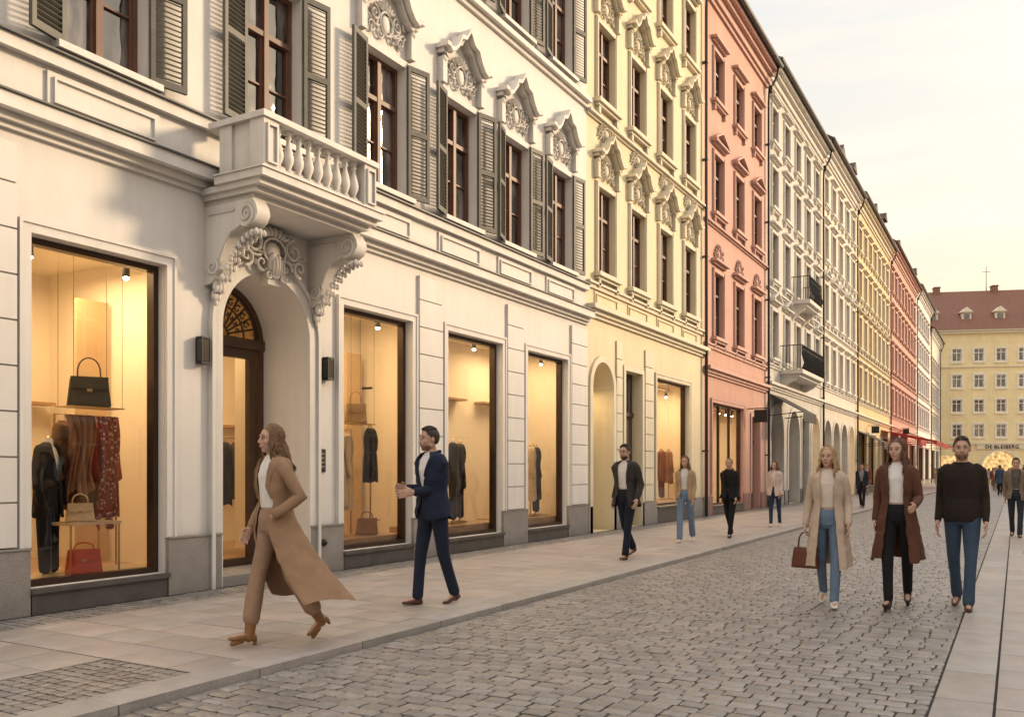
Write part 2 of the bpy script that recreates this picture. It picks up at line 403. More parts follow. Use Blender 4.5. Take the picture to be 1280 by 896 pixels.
def put_window(b,y,z,w,h,kind,trim,key,shut=False,orn=False,frame=True,plain=False):
    g=add('window',cached(('g',w,h),lambda:win_glass(w,h).mesh('window_pane',PANE,0)),(0,y,z),b)
    if frame: add('frame',cached(('f',w,h),lambda:win_frame(w,h).mesh('window_frame',WBROWN,0)),(0,y,z),g)
    add('window_surround',cached(('s',w,h,kind,key,plain),lambda:surround(w,h,kind,plain).mesh('window_surround',trim,30)),(0,y,z),g)
    if orn:
        add('ornament',cached(('o',w,key,orn),lambda:relief(w*1.05,.60,3 if orn==1 else 5,.05).mesh('ornament',trim,60)),(.012,y,z+h+.13+(0.05 if kind=='ogee' else .2)),g)
    if shut:
        for s in (-1,1):
            an=R.uniform(9,17)
            add('shutter',cached(('sh',h),lambda:shutter(.43,h+.05).mesh('shutter',SHUT,0)),(.075,y+s*(w/2+.015),z-.0),b,rot=(0,0,(rad(-an) if s>0 else rad(an))+(0 if s>0 else math.pi)))
    return g
def panelrelief(mb,y0,y1,z0,z1,x=.0,t=.03,m=0):
    mb.box(x,x+.030,y0,y1,z0,z0+t,m); mb.box(x,x+.030,y0,y1,z1-t,z1,m); mb.box(x,x+.0298,y0,y0+t,z0+t,z1-t,m); mb.box(x,x+.0298,y1-t,y1,z0+t,z1-t,m)
def cornice(y0,y1,steps):
    mb=MB()
    for k,(z0,z1,p) in enumerate(steps): mb.box(.001,p,y0+.001*k,y1-.001*k,z0,z1)
    return mb
def roof(b,y0,y1,H,rmat,trim,dormers=()):
    mb=MB(); mb.prismy([(.62,H+.02),(-5,H+3.6),(-12,H-1),(-12,H-.2),(-5,H+3.3),(.4,H-.04)],y0,y1)
    r=add('roof',mb.mesh('roof',rmat,0),(0,0,0),b)
    for d in dormers:
        m2=MB(); m2.box(-2.6,-.7,d-.5,d+.5,H+.6,H+2.4); m2.prism([(d-.7,H+2.38),(d+.7,H+2.38),(d,H+3.0)],-2.8,-.5)
        add('dormer',m2.mesh('dormer',[SLATE],0),(0,0,0),r)
    add('eaves_cornice',cornice(y0,y1,[(H-.75,H-.6,.08),(H-.6,H-.35,.16),(H-.35,H-.2,.30),(H-.2,H-.05,.45)]).mesh('eaves_cornice',trim,0),(0,0,0),b)
    gm=MB(); gm.tube([(.58,y0,H-.02),(.58,y1,H-.02)],[.085,.085],8)
    add('gutter',gm.mesh('gutter',LEAD,40),(0,0,0),b)
def drainpipe(b,y,H):
    mb=MB(); mb.tube([(.5,y,H-.1),(.42,y,H-.45),(.14,y,H-.95),(.12,y,H-1.4),(.12,y,.05)],[.05]*5,8)
    for z in (2,5,8,11,14): mb.box(.01,.18,y-.065,y+.065,z,z+.05)
    mb.lathe([(.08,H-1.0),(.1,H-.9),(.1,H-.75)],(.2,y,0),8)
    add('drainpipe',mb.mesh('drainpipe',BLACK,40),(0,0,0),b)
def body(b,y0,y1,H,m):
    mb=MB(); mb.quad((0,y0,0),(-12,y0,0),(-12,y0,H),(0,y0,H)); mb.quad((0,y1,0),(0,y1,H),(-12,y1,H),(-12,y1,0)); mb.quad((-12,y0,0),(-12,y1,0),(-12,y1,H),(-12,y0,H))
    mb.quad((0,y0,H-.05),(0,y1,H-.05),(-12,y1,H-.05),(-12,y0,H-.05))
    add('side_wall',mb.mesh('side_wall',m,0),(0,0,0),b)
def shop_window(b,y0,y1,z0,z1,trim,n=1,lab=None):
    w=y1-y0
    mb=MB(); mb.quad((-.17,y0,z0),(-.17,y1,z0),(-.17,y1,z1),(-.17,y0,z1)); g=add('shop_window',mb.mesh('shop_glass',GLASS,0),(0,0,0),b)
    f=MB(); t=.065
    f.box(-.215,-.10,y0,y0+t,z0,z1); f.box(-.215,-.10,y1-t,y1,z0,z1); f.box(-.215,-.10,y0+t,y1-t,z0,z0+t); f.box(-.215,-.10,y0+t,y1-t,z1-t,z1)
    for k in range(1,n):
        y=y0+w*k/n; f.box(-.2,-.12,y-.03,y+.03,z0+t,z1-t)
    add('frame',f.mesh('shop_frame',BRONZE,0),(0,0,0),g)
    s=MB(); q=.13
    s.box(.001,.045,y0-q,y0-.005,.66,z1+q); s.box(.001,.045,y1+.005,y1+q,.66,z1+q); s.box(.001,.045,y0-.005,y1+.005,z1+.005,z1+q)
    s.box(.045,.062,y0-q,y0-q+.035,.66,z1+q); s.box(.045,.062,y1+q-.035,y1+q,.66,z1+q); s.box(.045,.062,y0-q+.035,y1+q-.035,z1+q-.035,z1+q)
    add('surround',s.mesh('shop_surround',trim,0),(0,0,0),g)
    s=MB(); s.box(-.1,.09,y0-.02,y1+.02,z0-.05,z0-.002); s.box(.001,.05,y0+.0,y1-.0,0,z0-.052)
    add('sill',s.mesh('sill',mat('dark stone',(.10,.09,.085),.5,.2,4),0),(0,0,0),g)
    return g
def lamp(b,x,y,z,energy,sx=1.2,sy=1.2):
    l=bpy.data.lights.new('shop_lamp','AREA'); l.shape='RECTANGLE'; l.size=sx; l.size_y=sy; l.energy=energy; l.color=(1,.70,.37)
    o=bpy.data.objects.new('shop_lamp',l); COL.objects.link(o); o.parent=b; o.location=Vector((x,y,z))-WPOS[b.name]
def track(r,y0,y1,z1,x=-.98):
    t=MB(); t.box(x-.02,x+.02,y0,y1,z1-.12,z1-.08)
    n=max(2,int((y1-y0)/.7))
    for k in range(n):
        y=y0+.2+(y1-y0-.4)*k/max(1,n-1); t.lathe([(.03,z1-.3),(.045,z1-.28),(.04,z1-.12)],(x,y,0),8); t.ell((x,y,z1-.31),(.036,.036,.025),1,8)
    add('track_light',t.mesh('track_light',[BLACK,BULB],40),(0,0,0),r)
def roombox(b,x0,x1,y0,y1,z0,z1,floor=True):
    mb=MB()
    mb.quad((x0,y0,z0),(x0,y1,z0),(x0,y1,z1),(x0,y0,z1)); mb.quad((x1,y0,z0),(x0,y0,z0),(x0,y0,z1),(x1,y0,z1)); mb.quad((x1,y1,z0),(x1,y1,z1),(x0,y1,z1),(x0,y1,z0)); mb.quad((x1,y0,z1),(x0,y0,z1),(x0,y1,z1),(x1,y1,z1))
    mb.quad((x1,y0,z0),(x1,y1,z0),(x0,y1,z0),(x0,y0,z0),1)
    return mb
RM_=[ROOMW,ROOMF,JOIN,mat('niche wall',(.60,.42,.24),.8)]
# ------------------------------------------------------------------ white house with balcony
B=top('townhouse',(0,9,0),'white stucco townhouse with grey-green shutters and stone balcony','building')
Y0,Y1,H=0.0,18.08,17.0
shops=[(1.0,3.4,.26,3.75),(5.15,6.73,.26,3.75),(9.77,11.43,.26,3.80),(12.45,14.28,.26,3.80),(15.27,17.06,.26,3.80)]
AY,AR,AZ=8.30,.76,3.95
wc=[1.2,3.6,5.98,8.40,10.75,12.85,14.8,16.75]
WW,WH=.98,2.05
ops=[(*s,.22) for s in shops]+[(AY-AR,AY+AR,0,AZ,.85)]
for y in wc: ops+=[(y-WW/2,y+WW/2,5.72,5.72+WH),(y-WW/2,y+WW/2,9.95,9.95+WH),(y-WW/2,y+WW/2,13.6,15.2)]
mb=MB(); wallmesh(mb,Y0,Y1,0,H,ops); archfill(mb,AY,AR,AZ,.85); add('wall',mb.mesh('wall',WHITE,0),(0,0,0),B)
body(B,Y0,Y1,H,WHITE); roof(B,Y0,Y1,H,TILE,TRIM)
piers=[(Y0,1.0),(3.4,5.15),(6.73,AY-AR),(AY+AR,9.77),(11.43,12.45),(14.28,15.27),(17.06,Y1)]
for a,b in piers:
    m2=MB(); m2.box(.001,.055,a+(.0 if a==Y0 else .02),b-.02,0,.645); m2.box(.001,.07,a+.015,b-.015,.645,.665); add('plinth',m2.mesh('plinth',GRAN,0),(0,0,0),B)
for a,b in ((4.2,5.0),(11.62,12.28),(14.47,15.10),(17.25,Y1-.02)):
    m2=MB(); z=.68
    while z<4.5:
        h=min(.44,4.6-z); m2.box(.001,.050,a,b,z,z+h-.018); z+=.44
    m2.box(.001,.022,a+.005,b-.005,.68,4.58)
    add('pilaster',m2.mesh('pilaster',WHITE,0),(0,0,0),B)
for s in shops: shop_window(B,*s,WHITE)
add('cornice',cornice(Y0,Y1,[(4.70,4.76,.05),(4.76,4.84,.11),(4.84,4.98,.22)]).mesh('cornice',TRIM,0),(0,0,0),B)
m2=MB(); m2.box(.001,.25,Y0,Y1,4.982,5.0); add('cornice_flashing',m2.mesh('flashing',LEAD,0),(0,0,0),B)
m2=cornice(Y0,Y1,[(5.47,5.60,.09)]); add('sill_band',m2.mesh('sill_band',TRIM,0),(0,0,0),B)
m2=MB(); m2.box(.001,.13,Y0,Y1,5.602,5.622); add('flashing',m2.mesh('flashing',LEAD,0),(0,0,0),B)
for y in wc:
    m2=MB(); m2.box(.001,.030,y-.66,y+.66,5.06,5.42); panelrelief(m2,y-.60,y+.60,5.11,5.37,.030,.022)
    add('panel',m2.mesh('panel',WHITE,0),(0,0,0),B)
add('upper_band',cornice(Y0,Y1,[(9.58,9.68,.06),(9.68,9.78,.15)]).mesh('upper_band',TRIM,0),(0,0,0),B)
for y in wc[1:]:
    put_window(B,y,5.72,WW,WH,'ogee',TRIM,'w',shut=True,orn=1,plain=True)
    put_window(B,y,9.95,WW,WH,'flat',TRIM,'w',shut=True,orn=2,plain=True)
for y in wc: put_window(B,y,13.6,WW,1.6,'flat',TRIM,'w')
drainpipe(B,Y0+.2,H)
# door
m2=MB(); arcband(m2,AY,AR+.0,AR+.14,AZ-AR,.001,.05); arcband(m2,AY,AR+.14,AR+.19,AZ-AR,.001,.085); add('arch_surround',m2.mesh('arch_surround',TRIM,30),(0,0,0),B)
D=add('door',None,(-.85,AY,0),B)
m2=MB(); X0,X1=-.93,-.82
m2.box(X0,X1,AY-AR-.02,AY-AR+.10,0,AZ-AR); m2.box(X0,X1,AY+AR-.10,AY+AR+.02,0,AZ-AR); m2.box(X0,X1+.03,AY-AR-.02,AY+AR+.02,AZ-AR-.09,AZ-AR+.05)
arcband(m2,AY,AR-.08,AR+.02,AZ-AR,X0,X1,zbot=AZ-AR); m2.box(X0,X1,AY-AR+.1,AY+AR-.1,0,.22)
for s in (-1,1): m2.box(X0+.01,X1-.02,AY+s*.56-.05,AY+s*.56+.05,.22,AZ-AR-.09)
m2.box(X0+.01,X1-.02,AY-.51,AY+.51,AZ-AR-.22,AZ-AR-.09)
add('frame',m2.mesh('door_frame',BROWN,0),(0,0,0),D)
m2=MB(); m2.quad((-.88,AY-.6,.2),(-.88,AY+.6,.2),(-.88,AY+.6,AZ-AR),(-.88,AY-.6,AZ-AR)); add('glass',m2.mesh('door_glass',GLASS,0),(0,0,0),D)
m2=MB(); zc=AZ-AR+.05
for k in range(1,12):
    a=math.pi*k/12; m2.tube([(-.85,AY+.14*math.cos(a),zc+.14*math.sin(a)),(-.85,AY+.7*math.cos(a),zc+.68*math.sin(a))],[.014,.014],5)
    spiral(m2,AY+.5*math.cos(a+.12),zc+.5*math.sin(a+.12),.06,1,1,-.86,.013,a,n=10); spiral(m2,AY+.32*math.cos(a+.1),zc+.32*math.sin(a+.1),.035,1,-1,-.86,.011,a,n=10)
for r in (.14,.42,.62): m2.tube([(-.85,AY+r*math.cos(math.pi*k/16),zc+r*math.sin(math.pi*k/16)) for k in range(17)],[.014]*17,5)
F=add('fanlight',m2.mesh('fanlight_grille',BROWN,60),(0,0,0),D)
m2=MB(); m2.prism([(AY+.72*math.cos(math.pi*k/16),zc+.70*math.sin(math.pi*k/16)) for k in range(17)],-.90,-.895); add('fanlight_glass',m2.mesh('fanlight_glass',emis('lit amber glass',(1,.42,.10),.22,.6,5),0),(0,0,0),F)
m2=MB(); m2.tube([(-.80,AY-.46,1.0),(-.76,AY-.46,1.05),(-.76,AY-.46,1.5),(-.80,AY-.46,1.55)],[.014]*4,6); add('handle',m2.mesh('handle',RAILM,40),(0,0,0),D)
m2=MB(); m2.box(-.95,-.01,AY-AR,AY+AR,.0,.12); add('door_step',m2.mesh('door_step',GRAN,0),(0,0,0),B)
# interiors
m2=roombox(B,-3.2,-.23,5.02,7.40,.24,4.1)
m2.box(-3.15,-2.9,5.1,7.3,1.4,1.44,2); m2.box(-3.15,-2.9,5.1,7.3,2.3,2.34,2)
m2.box(-1.9,-1.86,6.9,7.35,.24,3.6,3)
r1=add('shop_interior',m2.mesh('shop_interior',RM_,0),(0,0,0),B); track(r1,5.5,7.1,4.05,-.9); lamp(B,-1.5,6.3,3.95,76)
m2=roombox(B,-4.3,-.95,7.45,12.6,.12,4.2); m2.box(-4.28,-4.0,9.5,12.4,1.2,1.25,2); m2.box(-4.28,-4.0,9.5,12.4,2.2,2.25,2); m2.box(-4.28,-4.1,9.5,9.6,.12,3,2)
r2=add('shop_interior',m2.mesh('entrance_room',RM_,0),(0,0,0),B); lamp(B,-2.6,9.6,4.0,90,1.5,2.5)
m2=roombox(B,-2.0,-.23,9.62,18.0,.24,4.15)
for (a,b) in ((12.0,12.4),(14.5,14.9),): m2.box(-1.98,-1.80,a,b,.25,3.5,3)
for (a,b) in ((12.6,14.2),(15.0,15.8),(16.5,17.8)):
    for z in (2.9,): m2.box(-1.99,-1.72,a,b,z,z+.04,2)
m2.box(-.9,-.24,9.65,11.6,.245,.40,1); m2.box(-1.1,-.24,12.3,14.9,.245,.44,1); m2.box(-1.1,-.24,15.2,17.9,.245,.44,1)
r3=add('shop_interior',m2.mesh('long_room',RM_,0),(0,0,0),B)
track(r3,10.1,11.8,4.1,-.8); track(r3,12.8,14.8,4.1,-.8); track(r3,15.7,17.6,4.1,-.8)
for y in (11.0,13.9,16.7): lamp(B,-1.05,y,4.0,52,.9,1.4)
for y in (7.22,9.40):
    m2=MB(); m2.box(.001,.02,y-.05,y+.05,2.72,2.98); m2.box(.02,.13,y-.065,y+.065,2.98,3.0); m2.box(.02,.13,y-.065,y+.065,2.68,2.70)
    for s in (-1,1): m2.box(.115,.13,y+s*.058-.007,y+s*.058+.007,2.7,2.98)
    m2.box(.02,.03,y-.06,y+.06,2.7,2.98); m2.box(.03,.122,y-.055,y+.055,2.71,2.97,1)
    add('wall_lamp',m2.mesh('wall_lamp',[BLACK,mat('lamp glass',(.06,.055,.05),.2)],0),(0,0,0),B)
m2=MB(); m2.box(.001,.02,9.27,9.41,1.40,1.72)
for z in (1.46,1.52,1.58,1.64): m2.box(.02,.026,9.30,9.38,z,z+.03,1)
add('intercom_panel',m2.mesh('intercom',[BLACK,mat('steel button',(.3,.3,.3),.3,metal=.8)],0),(0,0,0),B)
m2=MB(); m2.tube([(.056,9.32,.42),(.07,9.32,.42)],[.05,.05],10); add('plinth_vent',m2.mesh('vent',BLACK,40),(0,0,0),B)
# balcony
BA=add('balcony',None,(.5,8.25,4.6),B)
y0,y1=7.18,9.36
m2=MB(); m2.box(.002,.80,y0+.14,y1-.14,4.56,4.62); m2.box(.002,.90,y0+.09,y1-.09,4.62,4.68); m2.box(.002,1.0,y0+.04,y1-.04,4.68,4.75); m2.box(.302,1.08,y0,y1,4.75,4.84)
m2.box(.302,1.10,y0-.02,y1+.02,4.842,4.86)
add('slab',m2.mesh('balcony_slab',TRIM,0),(0,0,0),BA)
m2=MB(); yb0,yb1=y0+.08,y1-.08
m2.box(.80,1.02,yb0,yb0+.24,4.861,5.44); m2.box(.80,1.02,yb1-.24,yb1,4.861,5.44); m2.box(.301,.50,yb0+.003,yb0+.237,4.861,5.44); m2.box(.301,.50,yb1-.237,yb1-.003,4.861,5.44)
panelrelief(m2,yb0+.04,yb0+.20,4.93,5.38,1.021,.02); panelrelief(m2,yb1-.20,yb1-.04,4.93,5.38,1.021,.02)
m2.box(.5,.8,yb0+.04,yb0+.2,4.861,5.44)
m2.box(.83,.99,yb0+.24,yb1-.24,4.861,4.93)
add('pedestal',m2.mesh('pedestal',TRIM,0),(0,0,0),BA)
m2=MB(); m2.box(.78,1.05,yb0-.03,yb1+.03,5.441,5.51); m2.box(.15,.78,yb0-.03,yb0+.26,5.441,5.51); m2.box(.15,.78,yb1-.26,yb1+.03,5.441,5.51)
add('handrail',m2.mesh('handrail',TRIM,0),(0,0,0),BA)
bal=MB(); bal.lathe([(.05,0),(.055,.03),(.03,.05),(.035,.08),(.062,.15),(.066,.20),(.05,.28),(.028,.36),(.025,.40),(.04,.43),(.028,.45),(.05,.48),(.05,.511)],n=14)
bm=bal.mesh('baluster',TRIM,50)
for k in range(9): add('baluster',bm,(.91,yb0+.33+k*(yb1-yb0-.66)/8,4.93),BA)
for x in (.58,.70): add('baluster',bm,(x,yb1-.12,4.93),BA)
def console():
    mb=MB()
    P=[(0,4.56),(.80,4.56),(.86,4.47),(.88,4.38),(.83,4.29),(.72,4.24),(.58,4.25),(.44,4.20),(.34,4.08),(.28,3.94),(.24,3.82),(.20,3.73),(.12,3.65),(0,3.63)]
    mb.prismy(P,-.10,.10)
    for s in (-1,1):
        def sp(xc,zc,r0,tn,sg,a0,tr):
            pts=[];q=[]
            for k in range(25):
                t=k/24;a=a0+sg*tn*6.283*t;r=r0*(1-.85*t); pts.append((xc+r*math.cos(a),s*.105,zc+r*math.sin(a))); q.append(tr*(1-.4*t))
            mb.tube(pts,q,6,ref=(0,1,0))
        sp(.70,4.39,.135,1.7,1,-2.2,.023); sp(.14,3.83,.10,1.4,-1,.8,.018)
        mb.tube([(.60,s*.105,4.27),(.45,s*.105,4.22),(.33,s*.105,4.07),(.26,s*.105,3.93)],[.020]*4,6)
        mb.tube([(.08,s*.105,4.46),(.5,s*.105,4.46)],[.015]*2,6)
    for k in range(9):
        t=k/8; x=.88-.60*t; z=4.23-.47*t*t-.05
        for s in (-1,0,1): mb.ell((x*.93,s*.06,z),(.030,.030,.042),0,6)
    for s in (-1,0,1):
        mb.ell((.14,s*.05,3.62),(.04,.04,.08),0,8); mb.ell((.09,s*.03,3.52),(.035,.035,.07),0,8)
    mb.ell((.08,0,3.44),(.03,.03,.05),0,8)
    return mb
cm=console().mesh('console',TRIM,50)
for y in (7.40,9.16): add('console',cm,(0,y,0),BA)
mb=relief(1.30,.56,11,.09); mb.apply(Matrix.Translation((.09,AY,3.95)))
mb.box(.001,.14,AY-.11,AY+.11,3.80,4.10); mb.ell((.15,AY,4.05),(.09,.13,.18),0,12)
for k in range(-2,3): mb.ell((.22,AY+k*.045,4.05-abs(k)*.02),(.03,.015,.15-abs(k)*.03),0,8)
for s in (-1,1): spiral(mb,AY+s*.12,3.90,.06,1.3,-s,.18,.018,0)
add('cartouche',mb.mesh('cartouche',TRIM,60),(0,0,0),B)
# ------------------------------------------------------------------ generic houses
def townhouse(s0,s1,H,wm,tm,cols,rows,ww,ground,peds,label,cz=4.9,rmat=TILE,pipe=True,dorm=(),orn=0,frame=True,door=BROWN,glowroom=True):
    b=top('townhouse',(0,(s0+s1)/2,0),label,'building','terraced houses along the street')
    ad_=lambda g:(1.1 if len(g)>5 and g[5]=='niche' else .5) if g[4]=='arch' else .25
    ops=[(g[0],g[1],g[2],g[3],ad_(g)) for g in ground]
    for (z0,z1) in rows: ops+=[(c-ww/2,c+ww/2,z0,z1) for c in cols]
    mb=MB(); wallmesh(mb,s0,s1,0,H,ops)
    for g in ground:
        if g[4]=='arch': archfill(mb,(g[0]+g[1])/2,(g[1]-g[0])/2,g[3],ad_(g))
    add('wall',mb.mesh('wall',wm,0),(0,0,0),b); body(b,s0,s1,H,wm); roof(b,s0,s1,H,rmat,tm,dorm)
    e=.002
    add('cornice',cornice(s0+e,s1-e,[(cz-.28,cz-.2,.06),(cz-.2,cz-.1,.12),(cz-.1,cz,.22)]).mesh('cornice',tm,0),(0,0,0),b)
    z=rows[0][0]-.36
    add('sill_band',cornice(s0+e,s1-e,[(z-.05,z+.05,.05),(z+.05,z+.10,.10)]).mesh('sill_band',tm,0),(0,0,0),b)
    if len(rows)>1:
        z=rows[1][0]-.45
        add('string_course',cornice(s0+e,s1-e,[(z-.06,z,.05),(z,z+.06,.12)]).mesh('string_course',tm,0),(0,0,0),b)
    xs=sorted([s0]+[q for g in ground for q in (g[0],g[1])]+[s1])
    for a,c in zip(xs[::2],xs[1::2]):
        if c-a>.12:
            m2=MB(); m2.box(.001,.05,a+.01,c-.01,0,.6); add('plinth',m2.mesh('plinth',GRAN if wm is not PINK else mat('pink plinth',(.30,.17,.14),.7),0),(0,0,0),b)
    for g in ground:
        y0,y1,z0,z1,k=g[:5]
        if k=='shop':
            shop_window(b,y0,y1,z0,z1,tm,n=g[5] if len(g)>5 else 1)
            if y0>=33:
                m2=MB(); m2.box(-1.6,-1.5,y0,y1,z0,z1)
                m2.box(-1.5,-.23,y0-.02,y0-.0,z0,z1,1); m2.box(-1.5,-.23,y1,y1+.02,z0,z1,1)
                q=random.Random(int(y0*10))
                for _ in range(6):
                    yy=q.uniform(y0+.1,y1-.4); zz=q.uniform(z0,z0+1.2); m2.box(-1.1,-.8,yy,yy+.3,zz,zz+q.uniform(.3,.8),1)
                add('shop_interior',m2.mesh('shop_interior',[GLOW,DIM],0),(0,0,0),b)
        else:
            m2=MB(); D=-ad_(g)
            lit=len(g)>5 and g[5]=='lit'; niche=len(g)>5 and g[5]=='niche'
            m2.box(D-.06,D+.0,y0-.01,y1+.01,0,z1+.01,1 if lit else 0)
            if not lit:
                ym=(y0+y1)/2; t=z1*.72
                for (a,c) in ((y0+.06,ym-.04),(ym+.04,y1-.06)):
                    for (p,q) in ((.25,.9),(1.0,t-.1)): m2.box(D,D+.03,a+.05,c-.05,p,q,0)
                m2.box(D,D+.05,y0,y1,t,t+.1,0); m2.box(D,D+.012,y0+.08,y1-.08,t+.12,z1-.1,2)
                for q in range(5): m2.box(D+.012,D+.03,y0+.1+q*(y1-y0-.2)/4-.01,y0+.1+q*(y1-y0-.2)/4+.01,t+.12,z1-.1,0)
            add('door',m2.mesh('door',[door,GLOW,PANE],0),(0,0,0),b)
            if k=='arch':
                m2=MB(); r=(y1-y0)/2; arcband(m2,(y0+y1)/2,r,r+.15,z1-r,.001,.05); add('arch_surround',m2.mesh('arch_surround',tm,30),(0,0,0),b)
            else:
                m2=MB(); m2.box(.001,.05,y0-.12,y0,0,z1+.12); m2.box(.001,.05,y1,y1+.12,0,z1+.12); m2.box(.001,.05,y0,y1,z1,z1+.12); add('surround',m2.mesh('door_surround',tm,0),(0,0,0),b)
    for i,(z0,z1) in enumerate(rows):
        for c in cols: put_window(b,c,z0,ww,z1-z0,peds[i],tm,wm.name,orn=(orn if i<orn else 0),frame=frame)
    if pipe: drainpipe(b,s1-.12,H)
    return b
YC=[19.15,21.15,23.2,25.25]
ye=townhouse(18.08,26.7,17.1,YEL,YTRIM,YC,[(6.0,8.0),(10.0,11.8),(13.5,15.2)],.98,
 [(18.35,19.55,0,3.95,'arch','niche'),(20.30,21.42,0,3.9,'door'),(22.5,25.2,.45,3.92,'shop')],['ogee','ogee','flat'],'pale yellow townhouse with curved window pediments and stucco ornament',5.2,orn=2,rmat=SLATE)
lamp(ye,-.55,18.95,3.35,9,.3,.5)
for y in YC:
    m2=MB(); m2.box(.001,.025,y-.66,y+.66,5.22,5.55); panelrelief(m2,y-.6,y+.6,5.27,5.50,.025,.02); add('panel',m2.mesh('panel',YEL,0),(0,0,0),ye)
for y in YC: add('ornament',cached('swag',lambda:relief(1.1,.45,9,.05).mesh('ornament',YTRIM,60)),(.01,y,9.12),ye)
for (a,b_) in ((19.75,20.10),(21.65,22.25)):
    m2=MB(); z=.62
    while z<4.4: m2.box(.001,.040,a,b_,z,z+.42); z+=.44
    add('pilaster',m2.mesh('pilaster',YTRIM,0),(0,0,0),ye)
m2=roombox(ye,-2.6,-.26,21.9,26.65,.4,4.1); m2.box(-2.58,-2.4,24.6,25.4,.4,3.4,3); r=add('shop_interior',m2.mesh('shop_interior',RM_,0),(0,0,0),ye); track(r,23.2,26.2,4.0); lamp(ye,-1.2,24.9,3.9,95,1,2.4)
pk=townhouse(26.7,34.6,17.0,PINK,PTRIM,[28.2,30.65,33.1],[(5.7,7.8),(9.7,11.6),(13.3,14.9)],1.05,
 [(27.5,31.2,.3,3.6,'shop',3),(32.3,33.5,0,3.4,'door')],['flat','tri','flat'],'pink townhouse with moulded window hoods above a lit shop',4.7,dorm=(28.5,32.5),orn=1,rmat=SLATE)
m2=roombox(pk,-3.2,-.26,26.8,34.5,.26,3.8); 
for z in (1.2,2.0,2.8): m2.box(-3.18,-2.8,29,34.4,z,z+.06,2)
for k in range(14): 
    y=29.2+k*.38; m2.box(-3.1,-2.9,y,y+.2,1.26+.8*(k%3),1.26+.8*(k%3)+.3,3)
r=add('shop_interior',m2.mesh('shop_interior',RM_,0),(0,0,0),pk); track(r,28,33.5,3.8); lamp(pk,-1.5,31.0,3.6,160,1.2,4)
gw=townhouse(34.6,45.8,17.3,GREYW,GTRIM,[35.9,38.05,40.2,42.35,44.5],[(5.9,7.8),(9.0,10.9),(11.9,13.5),(14.5,15.9)],.95,
 [(35.2,37.4,0,4.0,'arch'),(38.3,40.5,0,4.0,'arch'),(41.0,42.6,0,3.8,'door'),(43.2,45.2,0,4.0,'arch','lit')],['tri','flat','flat','flat'],'grey-white townhouse with wrought iron balconies and arched entrances',4.9,orn=1,rmat=SLATE)
cw=townhouse(45.8,56.7,17.9,CREAM,GTRIM,[46.9,49.05,51.2,53.4,55.5],[(5.9,7.8),(9.0,10.9),(12.1,13.8),(14.9,16.3)],.95,
 [(46.3,48.3,0,4.0,'arch'),(48.8,50.8,0,4.0,'arch'),(51.3,53.3,0,4.0,'arch'),(53.8,55.8,0,4.0,'arch','lit')],['flat','tri','flat','flat'],'cream townhouse with a row of arched shop entrances',4.9,rmat=SLATE,dorm=(55.5,))
y2=townhouse(56.7,73.0,18.2,GOLD,YTRIM,[58.2+2.2*k for k in range(7)],[(5.9,7.8),(9.0,10.9),(12.1,13.8),(15.0,16.4)],1.0,
 [(57.6,60.8,.4,3.8,'shop',2),(61.8,65.0,.4,3.8,'shop',2),(66,67.4,0,3.6,'door'),(68.5,72,.4,3.8,'shop',2)],['flat','tri','flat','flat'],'golden yellow townhouse with shops and red awnings',4.9,rmat=SLATE,dorm=(60,70))
p2=townhouse(73.0,93.6,18.9,PINK,PTRIM,[74.6+2.45*k for k in range(8)],[(5.9,7.8),(9.2,11.1),(12.4,14.1),(15.4,16.9)],1.1,
 [(74,79,.4,3.8,'shop',2),(80.5,86,.4,3.8,'shop',3),(87.5,92,.4,3.8,'shop',2)],['flat']*4,'salmon pink townhouse with ground floor shops',4.9,dorm=(75.5,85,),frame=False)
w2=townhouse(93.6,110,19.4,WHITE,TRIM,[95.2+2.4*k for k in range(6)],[(5.9,7.8),(9.2,11.1),(12.4,14.1),(15.6,17.2)],1.1,
 [(95,101,.4,3.8,'shop',3),(103,108,.4,3.8,'shop',2)],['flat']*4,'off-white townhouse at the far end of the street',4.9,frame=False,dorm=(100,))
w3=townhouse(110,124,17.5,CREAM,TRIM,[111.6+2.4*k for k in range(5)],[(5.9,7.8),(9.2,11.1),(12.4,14.1)],1.1,
 [(111,116,.4,3.8,'shop',3),(118,122,.4,3.8,'shop',2)],['flat']*3,'low cream townhouse beside the square',4.9,frame=False)
